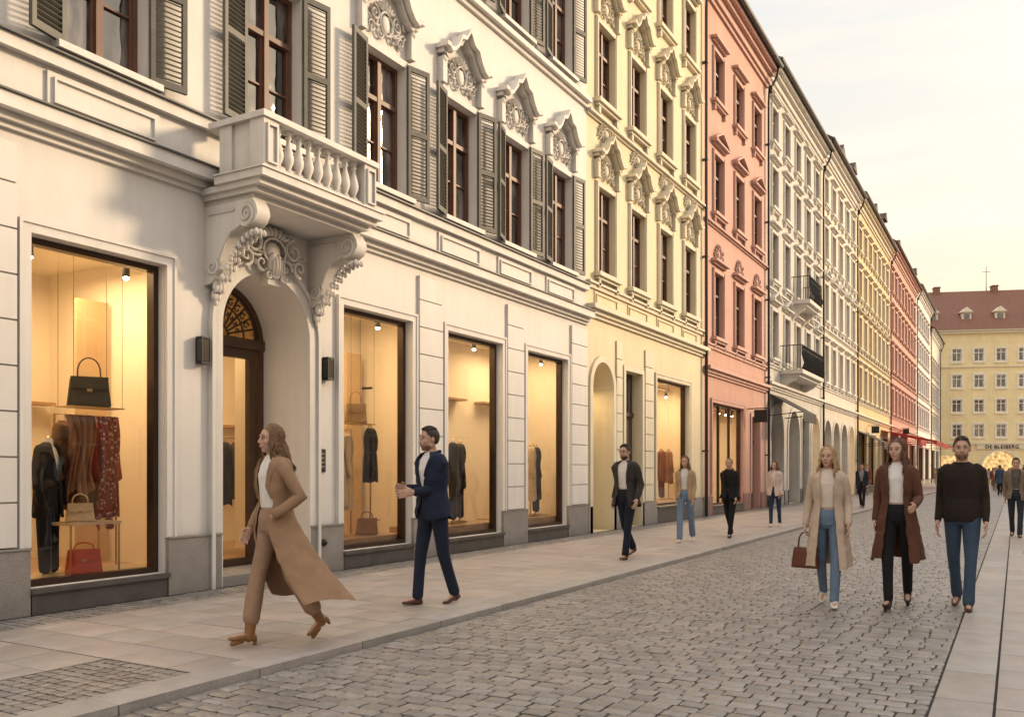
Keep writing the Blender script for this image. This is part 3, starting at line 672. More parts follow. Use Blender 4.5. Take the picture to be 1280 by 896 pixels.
# opposite row (mirrored in the shop glass and shading the street)
OX=19.5
def opp(s0,s1,H,wm,label):
    b=top('townhouse',(OX,(s0+s1)/2,0),label,'building','terraced houses along the street')
    n=int((s1-s0)/2.6); cols=[s0+(s1-s0)*(k+.5)/n for k in range(n)]
    rows=[(1.0,3.4),(5.4,7.4),(9.0,10.9)]
    M=Matrix(((-1,0,0,OX),(0,1,0,0),(0,0,1,0),(0,0,0,1)))
    mb=MB(); wallmesh(mb,s0,s1,0,H,[(c-.6,c+.6,a,d) for a,d in rows for c in cols]); mb.box(-12,-.3,s0+.01,s1-.01,0,H-.1); mb.box(.001,.2,s0,s1,4.3,4.6); mb.box(.001,.5,s0,s1,H-.3,H)
    mb.apply(M); add('wall',mb.mesh('wall',wm,0),(0,0,0),b)
    mb=MB(); mb.prismy([(.5,H),(-6,H+2),(-12,H)],s0,s1); mb.apply(M); add('roof',mb.mesh('roof',TILE,0),(0,0,0),b)
    gm_=cached(('og',),lambda:(lambda t:(t.quad((OX+.2,-.6,0),(OX+.2,.6,0),(OX+.2,.6,2),(OX+.2,-.6,2)),t)[1])(MB()).mesh('pane',PANE,0))
    fm_=cached(('of',),lambda:(lambda t:(t.box(OX+.1,OX+.22,-.05,.05,0,2),t.box(OX+.1,OX+.22,-.6,.6,1.3,1.38),t.box(OX-.06,OX,-.75,-.6,-.1,2.1),t.box(OX-.06,OX,.6,.75,-.1,2.1),t.box(OX-.12,OX,-.8,.8,2.1,2.3),t)[-1])(MB()).mesh('frame',TRIM,0))
    for a,d in rows:
        for c in cols:
            g=add('window',gm_,(0,c,a),b); add('frame',fm_,(0,c,a),g)
opp(-14,10,12.3,CREAM,'cream townhouse facing the boutiques'); opp(10,34,12.3,GOLD,'golden townhouse facing the boutiques'); opp(34,56,12.3,GREYW,'grey-white townhouse facing the shops'); opp(56,80,12.3,PINK,'pink townhouse facing the shops'); opp(80,110,12.3,CREAM,'long cream townhouse facing the shops')
def iron_balcony(b,ya,yb,z,p=.9):
    q=add('balcony',None,(0,(ya+yb)/2,z),b)
    m2=MB(); m2.box(.002,p,ya,yb,z-.16,z); m2.box(.002,p-.15,ya+.15,yb-.15,z-.28,z-.161)
    for y in (ya+.3,yb-.3): m2.prismy([(0.002,z-.28),(p*.75,z-.28),(p*.6,z-.42),(.2,z-.6),(0.002,z-.85)],y-.1,y+.1)
    add('slab',m2.mesh('slab',GTRIM,0),(0,0,0),q)
    m2=MB(); n=int((yb-ya)/.12)
    for k in range(n+1):
        y=ya+.04+(yb-ya-.08)*k/n; m2.tube([(p-.04,y,z),(p+.05,y,z+.25),(p-.04,y,z+.6),(p-.04,y,z+1)],[.014]*4,4)
        if k%2: spiral(m2,y,z+.8,.07,1,1,p-.04,.01,0,n=8)
    for y in (ya+.04,yb-.04):
        for k in range(6): m2.tube([(.1+k*.14,y,z),(.1+k*.14,y,z+1)],[.014,.014],4)
        m2.tube([(0,y,z+1),(p-.04,y,z+1)],[.02,.02],5)
    for zz in (.06,1.0): m2.tube([(p-.04,ya+.04,z+zz),(p-.04,yb-.04,z+zz)],[.02,.02],5)
    add('railing',m2.mesh('railing',BLACK,40),(0,0,0),q)
iron_balcony(gw,36.9,41.4,5.55); iron_balcony(gw,38.9,41.5,8.75,.8)
def awning(b,ya,yb,z,m,p=1.6):
    m2=MB()
    m2.prismy([(.02,z+.75),(p,z),(p,z-.03),(.02,z+.70)],ya,yb)
    m2.prismy([(p,z),(p+.01,z-.38),(p-.01,z-.38),(p-.012,z-.02)],ya,yb)
    m2.tube([(.05,ya+.05,z-.1),(p,ya+.05,z)],[.02,.02],5); m2.tube([(.05,yb-.05,z-.1),(p,yb-.05,z)],[.02,.02],5)
    add('awning',m2.mesh('awning',m,0),(0,0,0),b)
RED=mat('red canvas',(.60,.03,.03),.7,.1,3); DK=mat('dark canvas',(.03,.03,.03),.7,.1,3)
awning(gw,35.1,37.6,3.7,DK,1.3); awning(y2,57.3,61.1,3.1,mat('brown canvas',(.08,.05,.04),.7),1.5); awning(y2,68,72.3,3.6,RED,2.6); awning(p2,74,79.2,3.7,RED,3.2); awning(p2,80.3,86.2,3.7,RED,3.2); awning(w2,95,101,3.7,RED,3.2)
for (b,y,z) in ((pk,31.8,3.3),(y2,61.4,4.0),(p2,79.8,4.6)):
    m2=MB(); m2.tube([(0,y,z+.35),(.75,y,z+.35)],[.02,.02],5); m2.box(.25,.72,y-.03,y+.03,z-.15,z+.3); add('hanging_sign',m2.mesh('hanging_sign',BLACK,0),(0,0,0),b)
# ------------------------------------------------------------------ end building on the square
EB=top('apartment_building',(-.8,131,0),'pale yellow apartment block with brown-red roof and lit arch','building')
EB.rotation_euler=(0,0,rad(20)); Wd=42
def eadd(name,mb,m,parent=EB,sm=0):
    o=bpy.data.objects.new(name,mb.mesh(name,m,sm)); COL.objects.link(o); o.parent=parent; return o
HE=20.2
rows=[(5.9,7.6),(9.2,10.9),(12.5,14.2),(16.0,17.6)]
xs=[-19.5+2.75*k for k in range(15)]
tmp=MB(); ops=[(x-.6,x+.6,a,b) for a,b in rows for x in xs]+[(5.6,10.2,0,4.0,1.0),(-1,2.6,.4,3.4),(12.0,15.0,.4,3.4),(-7,-3,.4,3.4)]
wallmesh(tmp,-Wd/2,Wd/2,0,HE,ops); archfill(tmp,7.9,2.3,4.0,1.0)
RM=Matrix(((0,1,0,0),(-1,0,0,0),(0,0,1,0),(0,0,0,1)))
tmp.apply(RM); tmp.box(-Wd/2,Wd/2,1.2,14,0,HE)
eadd('wall',tmp,mat('yellow block plaster',(.88,.74,.43),.8,.08,.6,streak=.08))
def rfm(fn):
    t=MB(); fn(t); t.apply(RM); return t
fr=lambda t:[t.box(-.22,-.1,-.6,.6,0,.1),t.box(-.22,-.1,-.6,.6,1.6,1.7),t.box(-.22,-.1,-.6,-.5,.1,1.6),t.box(-.22,-.1,.5,.6,.1,1.6),t.box(-.22,-.1,-.05,.05,.1,1.6),t.box(-.22,-.1,-.5,-.05,1.1,1.18),t.box(-.22,-.1,.05,.5,1.1,1.18),
 t.box(.001,.08,-.8,-.6,-.1,1.9),t.box(.001,.08,.6,.8,-.1,1.9),t.box(.001,.08,-.6,.6,1.7,1.9),t.box(.001,.15,-.8,.8,-.25,-.1)]
fm=rfm(fr).mesh('frame',mat('white paint',(.8,.77,.70),.6),0); gm=rfm(lambda t:t.quad((-.2,-.6,0),(-.2,.6,0),(-.2,.6,1.7),(-.2,-.6,1.7))).mesh('pane',PANE,0)
for a,b in rows:
    for x in xs:
        g=bpy.data.objects.new('window',gm); COL.objects.link(g); g.parent=EB; g.location=(x,0,a)
        f=bpy.data.objects.new('frame',fm); COL.objects.link(f); f.parent=g
for (a,b,p,n) in ((4.95,5.2,.2,'cornice'),(15.2,15.35,.15,'string_course'),(HE-.5,HE-.2,.4,'eaves_cornice'),(HE-.199,HE,.6,'gutter')): eadd(n,rfm(lambda t:t.box(.001,p,-Wd/2,Wd/2,a,b)),YTRIM)
t=MB(); t.rings([[(x,-.7,HE),(x,5.5,HE+6.2),(x,14,HE)] for x in (-Wd/2-.3,Wd/2+.3)]); rf=eadd('roof',t,TILE)
for k in range(9):
    x=-17+4.2*k; t=MB(); t.box(x-.6,x+.6,.9,4,HE+.9,HE+2.5); t.rings([[(x-.8,.6,HE+2.5),(x+.8,.6,HE+2.5),(x,.6,HE+3.2)],[(x-.8,4,HE+2.5),(x+.8,4,HE+2.5),(x,4,HE+3.2)]]); t.box(x-.35,x+.35,.86,.899,HE+1.2,HE+2.3,1); eadd('dormer',t,[YTRIM,PANE],rf)
for x in (1.5,9): 
    t=MB(); t.box(x-.35,x+.35,5,6,HE+4.8,HE+6.7); t.box(x-.42,x+.42,4.95,6.05,HE+6.7,HE+6.85); eadd('chimney',t,mat('chimney brick',(.25,.13,.09),.8),rf)
t=MB(); t.tube([(8,5.5,HE+6),(8,5.5,HE+9.5)],[.06,.04],5); t.tube([(7.5,5.5,HE+8.8),(8.5,5.5,HE+8.8)],[.03,.03],5); eadd('antenna',t,BLACK,rf)
t=MB(); t.box(5.6,10.2,.98,1.05,0,4.0); eadd('lit_entrance',t,GLOW)
for (a,b) in ((-1,2.6),(12.0,15.0),(-7,-3)): t=MB(); t.box(a,b,.22,.26,.4,3.4); eadd('shop_window',t,GLOW)
t=rfm(lambda t:arcband(t,7.9,2.3,2.6,1.7,.001,.12)); eadd('arch_surround',t,YTRIM)
t=MB(); t.box(4.9,11.2,-.16,-.02,4.25,4.93); sg=eadd('shop_sign',t,mat('sign board',(.74,.64,.46),.6))
cu=bpy.data.curves.new('sign_lettering','FONT'); cu.body='DE·BLEIBERG'; cu.size=.66; cu.align_x='CENTER'; cu.extrude=.02; cu.offset=.012; cu.space_character=1.12
to=bpy.data.objects.new('t',cu); COL.objects.link(to); dg=bpy.context.evaluated_depsgraph_get(); tm_=bpy.data.meshes.new_from_object(to.evaluated_get(dg)); bpy.data.objects.remove(to)
tm_.materials.clear(); tm_.materials.append(BLACK)
to=bpy.data.objects.new('lettering',tm_); COL.objects.link(to); to.parent=sg; to.location=(8.05,-.19,4.36); to.rotation_euler=(math.pi/2,0,0)
# ------------------------------------------------------------------ people
def ik(S,W,L1,L2,pole):
    d=W-S; D=min(d.length,(L1+L2)*.995); dn=d.normalized(); W=S+dn*D
    a=(L1*L1-L2*L2+D*D)/(2*D); h=math.sqrt(max(0,L1*L1-a*a))
    p=pole-dn*pole.dot(dn); p.normalize()
    return S+dn*a+p*h,W
def crom(levels,n):
    out=[]
    N=len(levels)
    for i in range(N-1):
        p0=levels[max(i-1,0)];p1=levels[i];p2=levels[i+1];p3=levels[min(i+2,N-1)]
        for k in range(n):
            t=k/n
            out.append([.5*((2*b)+(-a+c)*t+(2*a-5*b+4*c-d)*t*t+(-a+3*b-3*c+d)*t**3) for a,b,c,d in zip(p0,p1,p2,p3)])
    out.append(list(levels[-1])); return out
def shell(mb,levels,thick=.012,nA=44,amp=(0,0),kf=7,ph=0,sub=4,m=0,hemz=0,topz=1):
    LV=crom(levels,sub); outer=[];inner=[]
    for (z,cx,cy,rx,ry,g) in LV:
        t=max(0,min(1,(1.0-z)/max(.01,1.0-hemz))); A=amp[0]+(amp[1]-amp[0])*t
        g=max(.015,g); ro=[];ri=[]
        for j in range(nA+1):
            a=g+(2*math.pi-2*g)*j/nA
            f=1+A*(math.sin(kf*a+ph+z*1.5)+.5*math.sin(kf*1.7*a+2*ph))+.012*noise.noise(Vector((a*3,z*9,ph)))
            s,c=math.sin(a),math.cos(a)
            e=.85; sx=math.copysign(abs(s)**e,s); cy_=math.copysign(abs(c)**e,c)
            ro.append((cx+rx*f*sx,cy+ry*f*cy_,z+.02*t*math.sin(a*3+ph))); ri.append((cx+(rx*f-thick)*sx,cy+(ry*f-thick)*cy_,z+.02*t*math.sin(a*3+ph)))
        outer.append(ro); inner.append(ri)
    i=len(mb.v); n=nA+1; K=len(LV)
    for r in outer: mb.v+=r
    for r in inner: mb.v+=r
    def O(k,j): return i+k*n+j
    def I(k,j): return i+(K+k)*n+j
    for k in range(K-1):
        for j in range(nA):
            mb.f.append((O(k,j),O(k,j+1),O(k+1,j+1),O(k+1,j))); mb.f.append((I(k,j+1),I(k,j),I(k+1,j),I(k+1,j+1))); mb.m+=[m,m]
        mb.f.append((I(k,0),O(k,0),O(k+1,0),I(k+1,0))); mb.f.append((O(k,nA),I(k,nA),I(k+1,nA),O(k+1,nA))); mb.m+=[m,m]
    for j in range(nA):
        mb.f.append((O(K-1,j),O(K-1,j+1),I(K-1,j+1),I(K-1,j))); mb.f.append((I(0,j),I(0,j+1),O(0,j+1),O(0,j))); mb.m+=[m,m]
    return outer
def lapels(mb,outer,k0,k1,wmax,m=0):
    n=len(outer[0])-1
    for side in (0,1):
        rs=[]
        for k in range(k0,k1+1):
            t=(k-k0)/max(1,k1-k0)
            w=wmax*(.55+.45*min(1,t/.28)) if t<.28 else wmax*(1-(t-.28)/.72)**.8*(.93)
            w=max(w,.003)
            r=outer[k]; j=0 if side==0 else n
            e=Vector(r[j]); acc=0; jj=j; q=Vector(r[j])
            while acc<w and 0<=jj+(1 if side==0 else -1)<=n:
                j2=jj+(1 if side==0 else -1); q2=Vector(r[j2]); st=(q2-q).length
                if acc+st>w: q=q+(q2-q)*((w-acc)/st); break
                acc+=st; q=q2; jj=j2
            oy=Vector((0,.010,0)); rs.append([e+Vector((0,.003,0)),q+Vector((0,.001,0)),q+oy,e+oy*1.3])
        mb.rings(rs,m)
SKIN=mat('skin',(.56,.34,.25),.5,.05,12,.03,60,coord='o')
LIP=mat('lips',(.40,.16,.13),.45,coord='o'); EYEW=mat('eye white',(.6,.57,.54),.3,coord='o'); IRIS=mat('iris',(.03,.02,.015),.2,coord='o')
def hairmat(c): return mat('hair %.2f %.2f %.2f'%c,c,.5,.45,35,.5,70,coord='o',spec=.4)
def hand(mb,Wp,d,nrm,th,curl=.35,s=1.0):
    d=d.normalized(); nrm=(nrm-d*nrm.dot(d)).normalized(); u=d.cross(nrm)
    if u.dot(th)<0: u=-u
    mb.tube([Wp-d*.01,Wp+d*.03*s,Wp+d*.085*s],[(.024*s,.017*s),(.036*s,.016*s),(.040*s,.013*s)],10,ref=u)
    for k,(o,l) in enumerate(((.031,.85),(.0105,1.0),(-.0105,.93),(-.031,.72))):
        p=Wp+d*.082*s+u*o*s; dd=(d+u*o*2.2).normalized(); P=[p-dd*.01]
        for q,sl in enumerate((.042,.030,.024)):
            ang=curl*(.5+q*.8); v=(dd*math.cos(ang)+nrm*math.sin(ang)); p=p+v*sl*l*s; P.append(p)
        mb.tube(P,[.0098*s,.0092*s,.0085*s,.0075*s],6,ref=u)
    p=Wp+d*.022*s+u*.026*s; v=(d*.7+u*.6+nrm*.3).normalized(); v2=(d*.9+u*.25+nrm*.4).normalized()
    mb.tube([p-v*.012,p+v*.032*s,p+v*.032*s+v2*.032*s],[.0125*s,.011*s,.009*s],6)
def person(loc,rot,H,cat_label,fem=True,legs=((18,6,8),(-16,22,-22)),arms=((-.03,.10,-.53),(.03,-.06,-.53)),lean=.03,yaw=0,
           hair=((.16,.08,.035),'long'),topc=(.7,.66,.6),outer=None,outc=(.5,.3,.15),hem=.5,flare=.06,sway=(0,-.02),gap=.35,ggrow=.08,
           pants=(.05,.07,.12),flarep=0,shoe=(.08,.04,.02),heel=False,beard=None,vox=.0062,pocket=(0,0),bag=None,group=None,wind=(0,0,0),hairlen=.36,boots=None,pole=None,nods=0,skirtk=7,glasses=False,lw=.08,amp=.05):
    s=H/1.728
    E=top('person',loc,cat_label,'person',group); E.rotation_euler=(0,0,rot); E.scale=(s,s,s)
    V3=Vector
    F=.90 if fem else 1.0
    L1,L2=.445,.425; J=[]; low=9
    for i,(a,b,p) in enumerate(legs):
        sx=-1 if i==0 else 1
        hip=V3((sx*.085,0,.93)); a_,b_=rad(a),rad(b)
        kn=hip+V3((sx*.000,math.sin(a_)*L1,-math.cos(a_)*L1)); an=kn+V3((-sx*.016,math.sin(a_-b_)*L2,-math.cos(a_-b_)*L2))
        p_=rad(p); fd=V3((sx*.10,math.cos(p_),math.sin(p_))).normalized(); up=V3((0,-math.sin(p_),math.cos(p_)))
        heelp=an-fd*.05-up*.075; toe=an+fd*.155-up*.075
        low=min(low,heelp.z,toe.z); J.append([hip,kn,an,fd,up])
    dz=-low+(.035 if heel else .0)
    for j in J:
        for k in range(3): j[k]=j[k]+V3((0,0,dz))
    bz=dz
    def U(x,y,z): return V3((x,y+(z-.93)*lean,z+bz))
    SW=.150 if fem else (.168 if outer is None else .176)
    sh=[U(-SW,0,1.405),U(SW,0,1.405)]
    arm=[]
    for i,o in enumerate(arms):
        sx=-1 if i==0 else 1
        pl=V3((sx*.12,-1,0)) if pole is None else V3(pole[i])
        el,wr=ik(sh[i],sh[i]+V3(o),.295,.262,pl); arm.append((sh[i],el,wr))
    mb=MB()
    def torso(m,inf=0,zlo=.86,zhi=1.50):
        lv=[(.84,.13,.10),(.90,.160,.118),(.97,.158,.115),(1.06,.135 if fem else .145,.098),(1.22,.140 if fem else .158,.110),(1.32,.150 if fem else .172,.116),(1.40,.140 if fem else .160,.092),(1.445,.105,.072),(1.475,.064,.058),(1.51,.053,.053)]
        lv=[l for l in lv if zlo-.01<=l[0]<=zhi]
        m.rings([[U((rx+inf)*math.cos(t*math.pi/10),(ry+inf)*math.sin(t*math.pi/10)-.01,z) for t in range(20)] for z,rx,ry in lv])
    torso(mb)
    hc=U(0,.018,1.613)
    mb.tube([U(0,-.01,1.44),U(0,-.002,1.51),hc+V3((0,-.01,-.05))],[.062*F,.053*F,.052*F],14)
    HM=Matrix.Translation(hc)@Matrix.Rotation(rad(yaw),4,'Z')@Matrix.Rotation(rad(nods),4,'X')
    i0=len(mb.v); hs=1.0 if not fem else .97
    mb.ell((0,-.006,.018),(.075,.094,.093),0,18); mb.ell((0,.022,-.042),(.057,.068,.068),0,16); mb.ell((0,.056,-.092),(.026,.026,.022),0,10)
    for sx in (-1,1):
        mb.ell((sx*.034,.058,-.028),(.026,.026,.026),0,10); mb.ell((sx*.077,-.004,-.008),(.010,.019,.031),0,8); mb.ell((sx*.046,.0,-.06),(.020,.035,.03),0,8)
    mb.tube([(0,.084,.018),(0,.097,-.012),(0,.103,-.028)],[.008,.0100,.0130],8); mb.ell((0,.094,-.033),(.016,.012,.009),0,8)
    mb.tube([(-.04,.072,.024),(0,.085,.022),(.04,.072,.024)],[.011,.009,.011],6)
    mb.ell((0,.086,-.062),(.024,.012,.013),0,8)
    mb.apply(HM@Matrix.Scale(hs,4),i0)
    for i,(S,El,Wr) in enumerate(arm):
        mid=S.lerp(El,.5); fm=El.lerp(Wr,.3)
        sx=-1 if i==0 else 1
        mb.tube([S+V3((-sx*.02,0,-.03)),mid,El,fm,Wr],[.040*F,.042*F,.036*F,.038*F,(.027*F)],10)
        d=(Wr-El).normalized()
        if not pocket[i]: hand(mb,Wr,d,V3((-sx,0.15,-.1)),V3((0,1,0)) if abs(d.y)<.7 else V3((0,0,1)),curl=.42 if not(bag==i) else .95,s=.95 if fem else 1.05)
    for hip,kn,an,fd,up in J:
        mb.tube([hip+V3((0,0,.02)),hip.lerp(kn,.4),kn,kn.lerp(an,.3),kn.lerp(an,.65),an],[.078,.068,.050,.052,.042,.035],12)
        mb.tube([an-fd*.03-up*.035,an+fd*.06-up*.045,an+fd*.13-up*.055],[.030,.028,.020],10)
    add('body',fuse(mb,'body',SKIN,vox,2),(0,0,0),E,local=True)
    for sx in (-1,1):
        m2=MB(); m2.ell((sx*.030,.0745,.001),(.0140,.0120,.0075),0,10); m2.ell((sx*.030,.0830,.001),(.0060,.0048,.0062),1,8)
        m2.tube([(sx*.015,.087,.007),(sx*.030,.088,.0100),(sx*.046,.078,.006)],[.002,.003,.002],5,2)
        m2.apply(HM@Matrix.Scale(hs,4)); add('eye',m2.mesh('eye',[EYEW,IRIS,hairmat((.02,.015,.01))],60),(0,0,0),E,local=True)
        m2=MB(); m2.tube([(sx*.012,.0915,.024),(sx*.030,.090,.029),(sx*.050,.073,.025)],[.002,.0033,.002],5); m2.apply(HM@Matrix.Scale(hs,4)); add('eyebrow',m2.mesh('eyebrow',hairmat(tuple(c*.6 for c in hair[0])),60),(0,0,0),E,local=True)
    m2=MB(); m2.ell((0,.0935,-.0595),(.020,.0060,.0040),0,10); m2.ell((0,.093,-.0660),(.017,.0060,.0050),0,10); m2.apply(HM@Matrix.Scale(hs,4)); add('mouth',m2.mesh('mouth',LIP,60),(0,0,0),E,local=True)
    if glasses:
        m2=MB()
        for sx in (-1,1):
            m2.tube([(sx*.031+.022*math.cos(k*.5236),.098,.0+.017*math.sin(k*.5236)) for k in range(13)],[.0015]*13,5); m2.tube([(sx*.053,.098,.004),(sx*.079,.0,.004)],[.0015,.0015],5)
        m2.tube([(-.01,.1,.004),(.01,.1,.004)],[.002]*2,5); m2.apply(HM@Matrix.Scale(hs,4)); add('glasses',m2.mesh('glasses',BLACK,60),(0,0,0),E,local=True)
    if beard:
        m2=MB(); m2.ell((0,.024,-.070),(.0580,.063,.047),0,16); m2.ell((0,.056,-.098),(.027,.027,.023),0,10); m2.tube([(-.024,.087,-.062),(-.018,.0935,-.052),(0,.098,-.048),(.018,.0935,-.052),(.024,.087,-.062)],[.004,.0045,.005,.0045,.004],6)
        m2.apply(HM@Matrix.Scale(hs,4)); add('beard',fuse(m2,'beard',hairmat(beard),.005,1),(0,0,0),E,local=True)
    hm=hairmat(hair[0]); m2=MB(); q=random.Random(int(H*1000)+int(rot*100))
    short=hair[1] in('short',)
    nA,nB=44,28
    cx,cy,cz=0,-.011,.020; rx,ry,rz=.0805,.0985,.0985
    idx={}
    for b in range(nB+1):
        ph=math.pi*b/nB
        for a in range(nA):
            th=2*math.pi*a/nA; f=1+.03*noise.noise(V3((math.cos(th)*6,math.sin(th)*6,b*.4+rot)))
            if math.sin(th)>0: f-=.02*math.sin(th)*max(0,min(1,(math.pi*.5-abs(ph-math.pi*.32))))
            if short: f+=.10*max(0,math.cos(ph))**.8*(.6+.4*math.sin(th))
            idx[(b,a)]=len(m2.v); m2.v.append((cx+rx*f*math.sin(ph)*math.cos(th),cy+ry*f*math.sin(ph)*math.sin(th),cz+rz*f*math.cos(ph)))
    for b in range(nB):
        for a in range(nA):
            ids=[idx[(b,a)],idx[(b,(a+1)%nA)],idx[(b+1,(a+1)%nA)],idx[(b+1,a)]]
            c=sum((V3(m2.v[k]) for k in ids),V3())/4
            line=.082-max(0,(abs(c.x)-.035))*1.0 - max(0,.06-c.y)*.55
            if c.y>.012 and c.z<line: continue
            if short and ((c.z<-.05) or (c.z<-.012 and c.y>-.03)): continue
            if not short and c.z<-.07: continue
            m2.f.append(tuple(ids)); m2.m.append(0)
    if short:
        for k in range(80):
            x=q.uniform(-.058,.058); y0_=q.uniform(-.06,.052); z0_=.020+.104*math.sqrt(max(.05,1-(x/.083)**2-((y0_+.01)/.105)**2))
            m2.tube([(x,y0_-.012,z0_-.004),(x*1.03,y0_+.008,z0_+.004),(x*1.08,y0_+.026,z0_-.004)],[.005,.0065,.002],5)
    elif hair[1] in('long','bob'):
        LN=hairlen
        for k in range(170):
            th=q.uniform(rad(-212),rad(32))
            if k<26: th=(rad(27) if k%2 else rad(153))+rad(q.uniform(-9,9))
            P=[];Rr=[]; ff=1.0+q.uniform(.0,.08)
            for t in (12,30,50,70,90,108):
                a=rad(t); hz=.022+rz*ff*math.cos(a); r_=math.sin(a)
                P.append(V3((rx*ff*r_*math.cos(th),-.010+ry*ff*r_*math.sin(th)*(1 if math.sin(th)<0 else .75),hz))); Rr.append(.004+.005*r_)
            base=P[-1]; L_=LN*q.uniform(.75,1.05); nn=8; phs=th*2.5+q.uniform(-.5,.5); wa=q.uniform(.006,.012)
            for m_ in range(1,nn+1):
                t=m_/nn
                out_=V3((math.cos(th)*.025,-.02 if math.sin(th)<.3 else .02,0))*math.sin(t*2.2)*1.2
                P.append(base+V3((0,0,-L_*t))+out_+V3(wind)*t*t+V3((wa*math.sin(t*8+phs),wa*math.cos(t*7+phs),0))); Rr.append(.0094*(1-t*.75))
            m2.tube(P,Rr,5)
    if hair[1]=='bun': m2.ell((0,-.11,.03),(.04,.035,.04),0,10)
    m2.apply(HM@Matrix.Scale(hs,4)); add('hair',m2.mesh('hair',hm,80),(0,0,0),E,local=True)
    m2=MB()
    for hip,kn,an,fd,up in J:
        hm_=an+(kn-an)*(.02 if not boots else .25)
        w_=.055+flarep*.02 if not fem else .046+flarep*.032
        kr=.058 if fem else .060
        m2.tube([hip+V3((0,0,.03)),hip.lerp(kn,.4)+V3((0,-.006,0)),kn,kn.lerp(an,.4),hm_],[.090,.079,kr+flarep*.010,kr-.006+flarep*.022,w_],16,cap=True)
    lv=[(.84,.11,.09),(.88,.155,.120),(.97,.168,.124),(1.05,.146,.108)]
    m2.rings([[U(rx*math.cos(t*math.pi/10),ry*math.sin(t*math.pi/10)-.008,z) for t in range(20)] for z,rx,ry in lv])
    for k in range(len(m2.v)):
        v=V3(m2.v[k]); m2.v[k]=tuple(v+noise.noise_vector(V3((v.x*10,v.y*10,v.z*16+H*10)))*.008)
    add('trousers',fuse(m2,'trousers',cloth(pants),max(.009,vox*1.3),1),(0,0,0),E,local=True)
    for hip,kn,an,fd,up in J:
        m2=MB()
        m2.tube([an-fd*.035-up*.05,an+fd*.03-up*.047,an+fd*.10-up*.058,an+fd*.155-up*.064],[(.034,.030),(.036,.032),(.040,.022),(.026,.014)],12,ref=up.cross(fd))
        m2.tube([an-up*.05,an+(kn-an)*(.03 if not boots else .34)],[.040,.044 if not boots else .050],12)
        if heel:
            m2.tube([an-fd*.05-up*.06,an-fd*.055-up*.105],[.022,.014],8); m2.tube([an+fd*.06-up*.075,an+fd*.13-up*.105],[.03,.02],8)
        add('shoe',fuse(m2,'shoe',leather(shoe),.007,2),(0,0,0),E,local=True)
    m2=MB(); sl=outer is None
    torso(m2,.010 if not sl else .014,.89 if sl else 1.0,1.48)
    if sl:
        for S,El,Wr in arm:
            ins=V3((-.035 if S.x>0 else .035,0,.008))
            m2.tube([S+ins,S+V3((0,0,-.02)),S.lerp(El,.5),El,El.lerp(Wr,.5),Wr-(Wr-El)*.06],[.052*F,.058*F,.053*F,.046*F,.041*F,.033*F],12)
        m2.rings([[U((rx)*math.cos(t*math.pi/10),(ry)*math.sin(t*math.pi/10)-.008,z) for t in range(20)] for z,rx,ry in ((.875,.172,.134),(.93,.177,.138),(1.0,.170,.132),(1.1,.158,.118))])
        m2.tube([U(0,-.005,1.44),U(0,0,1.482)],[.072*F,.064*F],14,cap=False)
        for k in range(len(m2.v)):
            v=V3(m2.v[k]); m2.v[k]=tuple(v+noise.noise_vector(V3((v.x*9,v.y*9,v.z*14)))*.008)
    else: m2.tube([U(0,-.005,1.44),U(0,0,1.49)],[.066*F,.060*F],14,cap=False)
    add('sweater' if sl else 'shirt',fuse(m2,'top',cloth(topc),max(.008,vox*1.3),2),(0,0,0),E,local=True)
    if outer:
        m2=MB(); w=1.0 if fem else 1.13; zb=bz
        def lv(z,rx,ry,g,cy=0,cx=0): 
            return (z+zb,cx,cy+(max(z,.93)-.93)*lean-.008,rx,ry,g)
        blazer=outer=='blazer'
        LVL=[lv(1.485,.076,.068,.75),lv(1.465,.108*w,.082,.62),lv(1.440,.146*w,.098,.52),lv(1.38,.170*w,.125,.44 if not blazer else .40),lv(1.24,.164*w,.138,.38 if not blazer else .22),lv(1.10,(.152 if fem else .144)*w,.128,gap if not blazer else .04),lv(.98,(.178 if fem else .158)*w,.146,gap if not blazer else .08)]
        if gap>.55: LVL=[(a,b_,c,d,e_,g_*1.55 if k<6 else g_) for k,(a,b_,c,d,e_,g_) in enumerate(LVL)]
        N=5 if not blazer else 2
        for k in range(1,N+1):
            t=k/N; z=.98+(hem-.98)*t
            LVL.append(lv(z,(.180 if fem else .162)*w+flare*t,.150+flare*1.1*t,(gap+ggrow*t) if not blazer else .08+.22*t,cy=sway[1]*t**1.5,cx=sway[0]*t**1.5))
        outr=shell(m2,LVL,.012,72,amp=(.004,amp) if hem<.8 else (.004,.012),kf=skirtk,ph=H*7,hemz=hem+zb,sub=4)
        lapels(m2,outr,2,16 if blazer else 19,lw)
        qq=list(range(48,313,22)); m2.tube([U(.080*math.sin(a),-.012+.078*math.cos(a),1.480+.018*(-math.cos(a))) for a in [rad(q_) for q_ in qq]],[.016]*len(qq),8)
        for S,El,Wr in arm:
            c=Wr-(Wr-El)*(.08)
            q1=.062*F if blazer else .067*F
            ins=V3((-.03 if S.x>0 else .03,0,.0))
            P=[S+ins+V3((0,0,.006)),S+V3((0,0,-.025)),S.lerp(El,.35),S.lerp(El,.72),El,El.lerp(c,.3),El.lerp(c,.65),c]
            m2.tube(P,[q1*.90,q1*1.0,q1*.93,q1*.85,q1*.83,q1*.76,q1*.69,q1*.62],18,cap=True)
        for k in range(len(m2.v)):
            v=V3(m2.v[k]); nn=noise.noise_vector(V3((v.x*10,v.y*10,v.z*17))+V3((H*10,0,0)))*.009; m2.v[k]=tuple(v+nn)
        if blazer: m2.ell(U(.012,.128,1.10),(.011,.006,.011),1,8)
        add('coat' if hem<.75 else 'jacket',m2.mesh('coat',[cloth(outc),BLACK],50),(0,0,0),E,local=True)
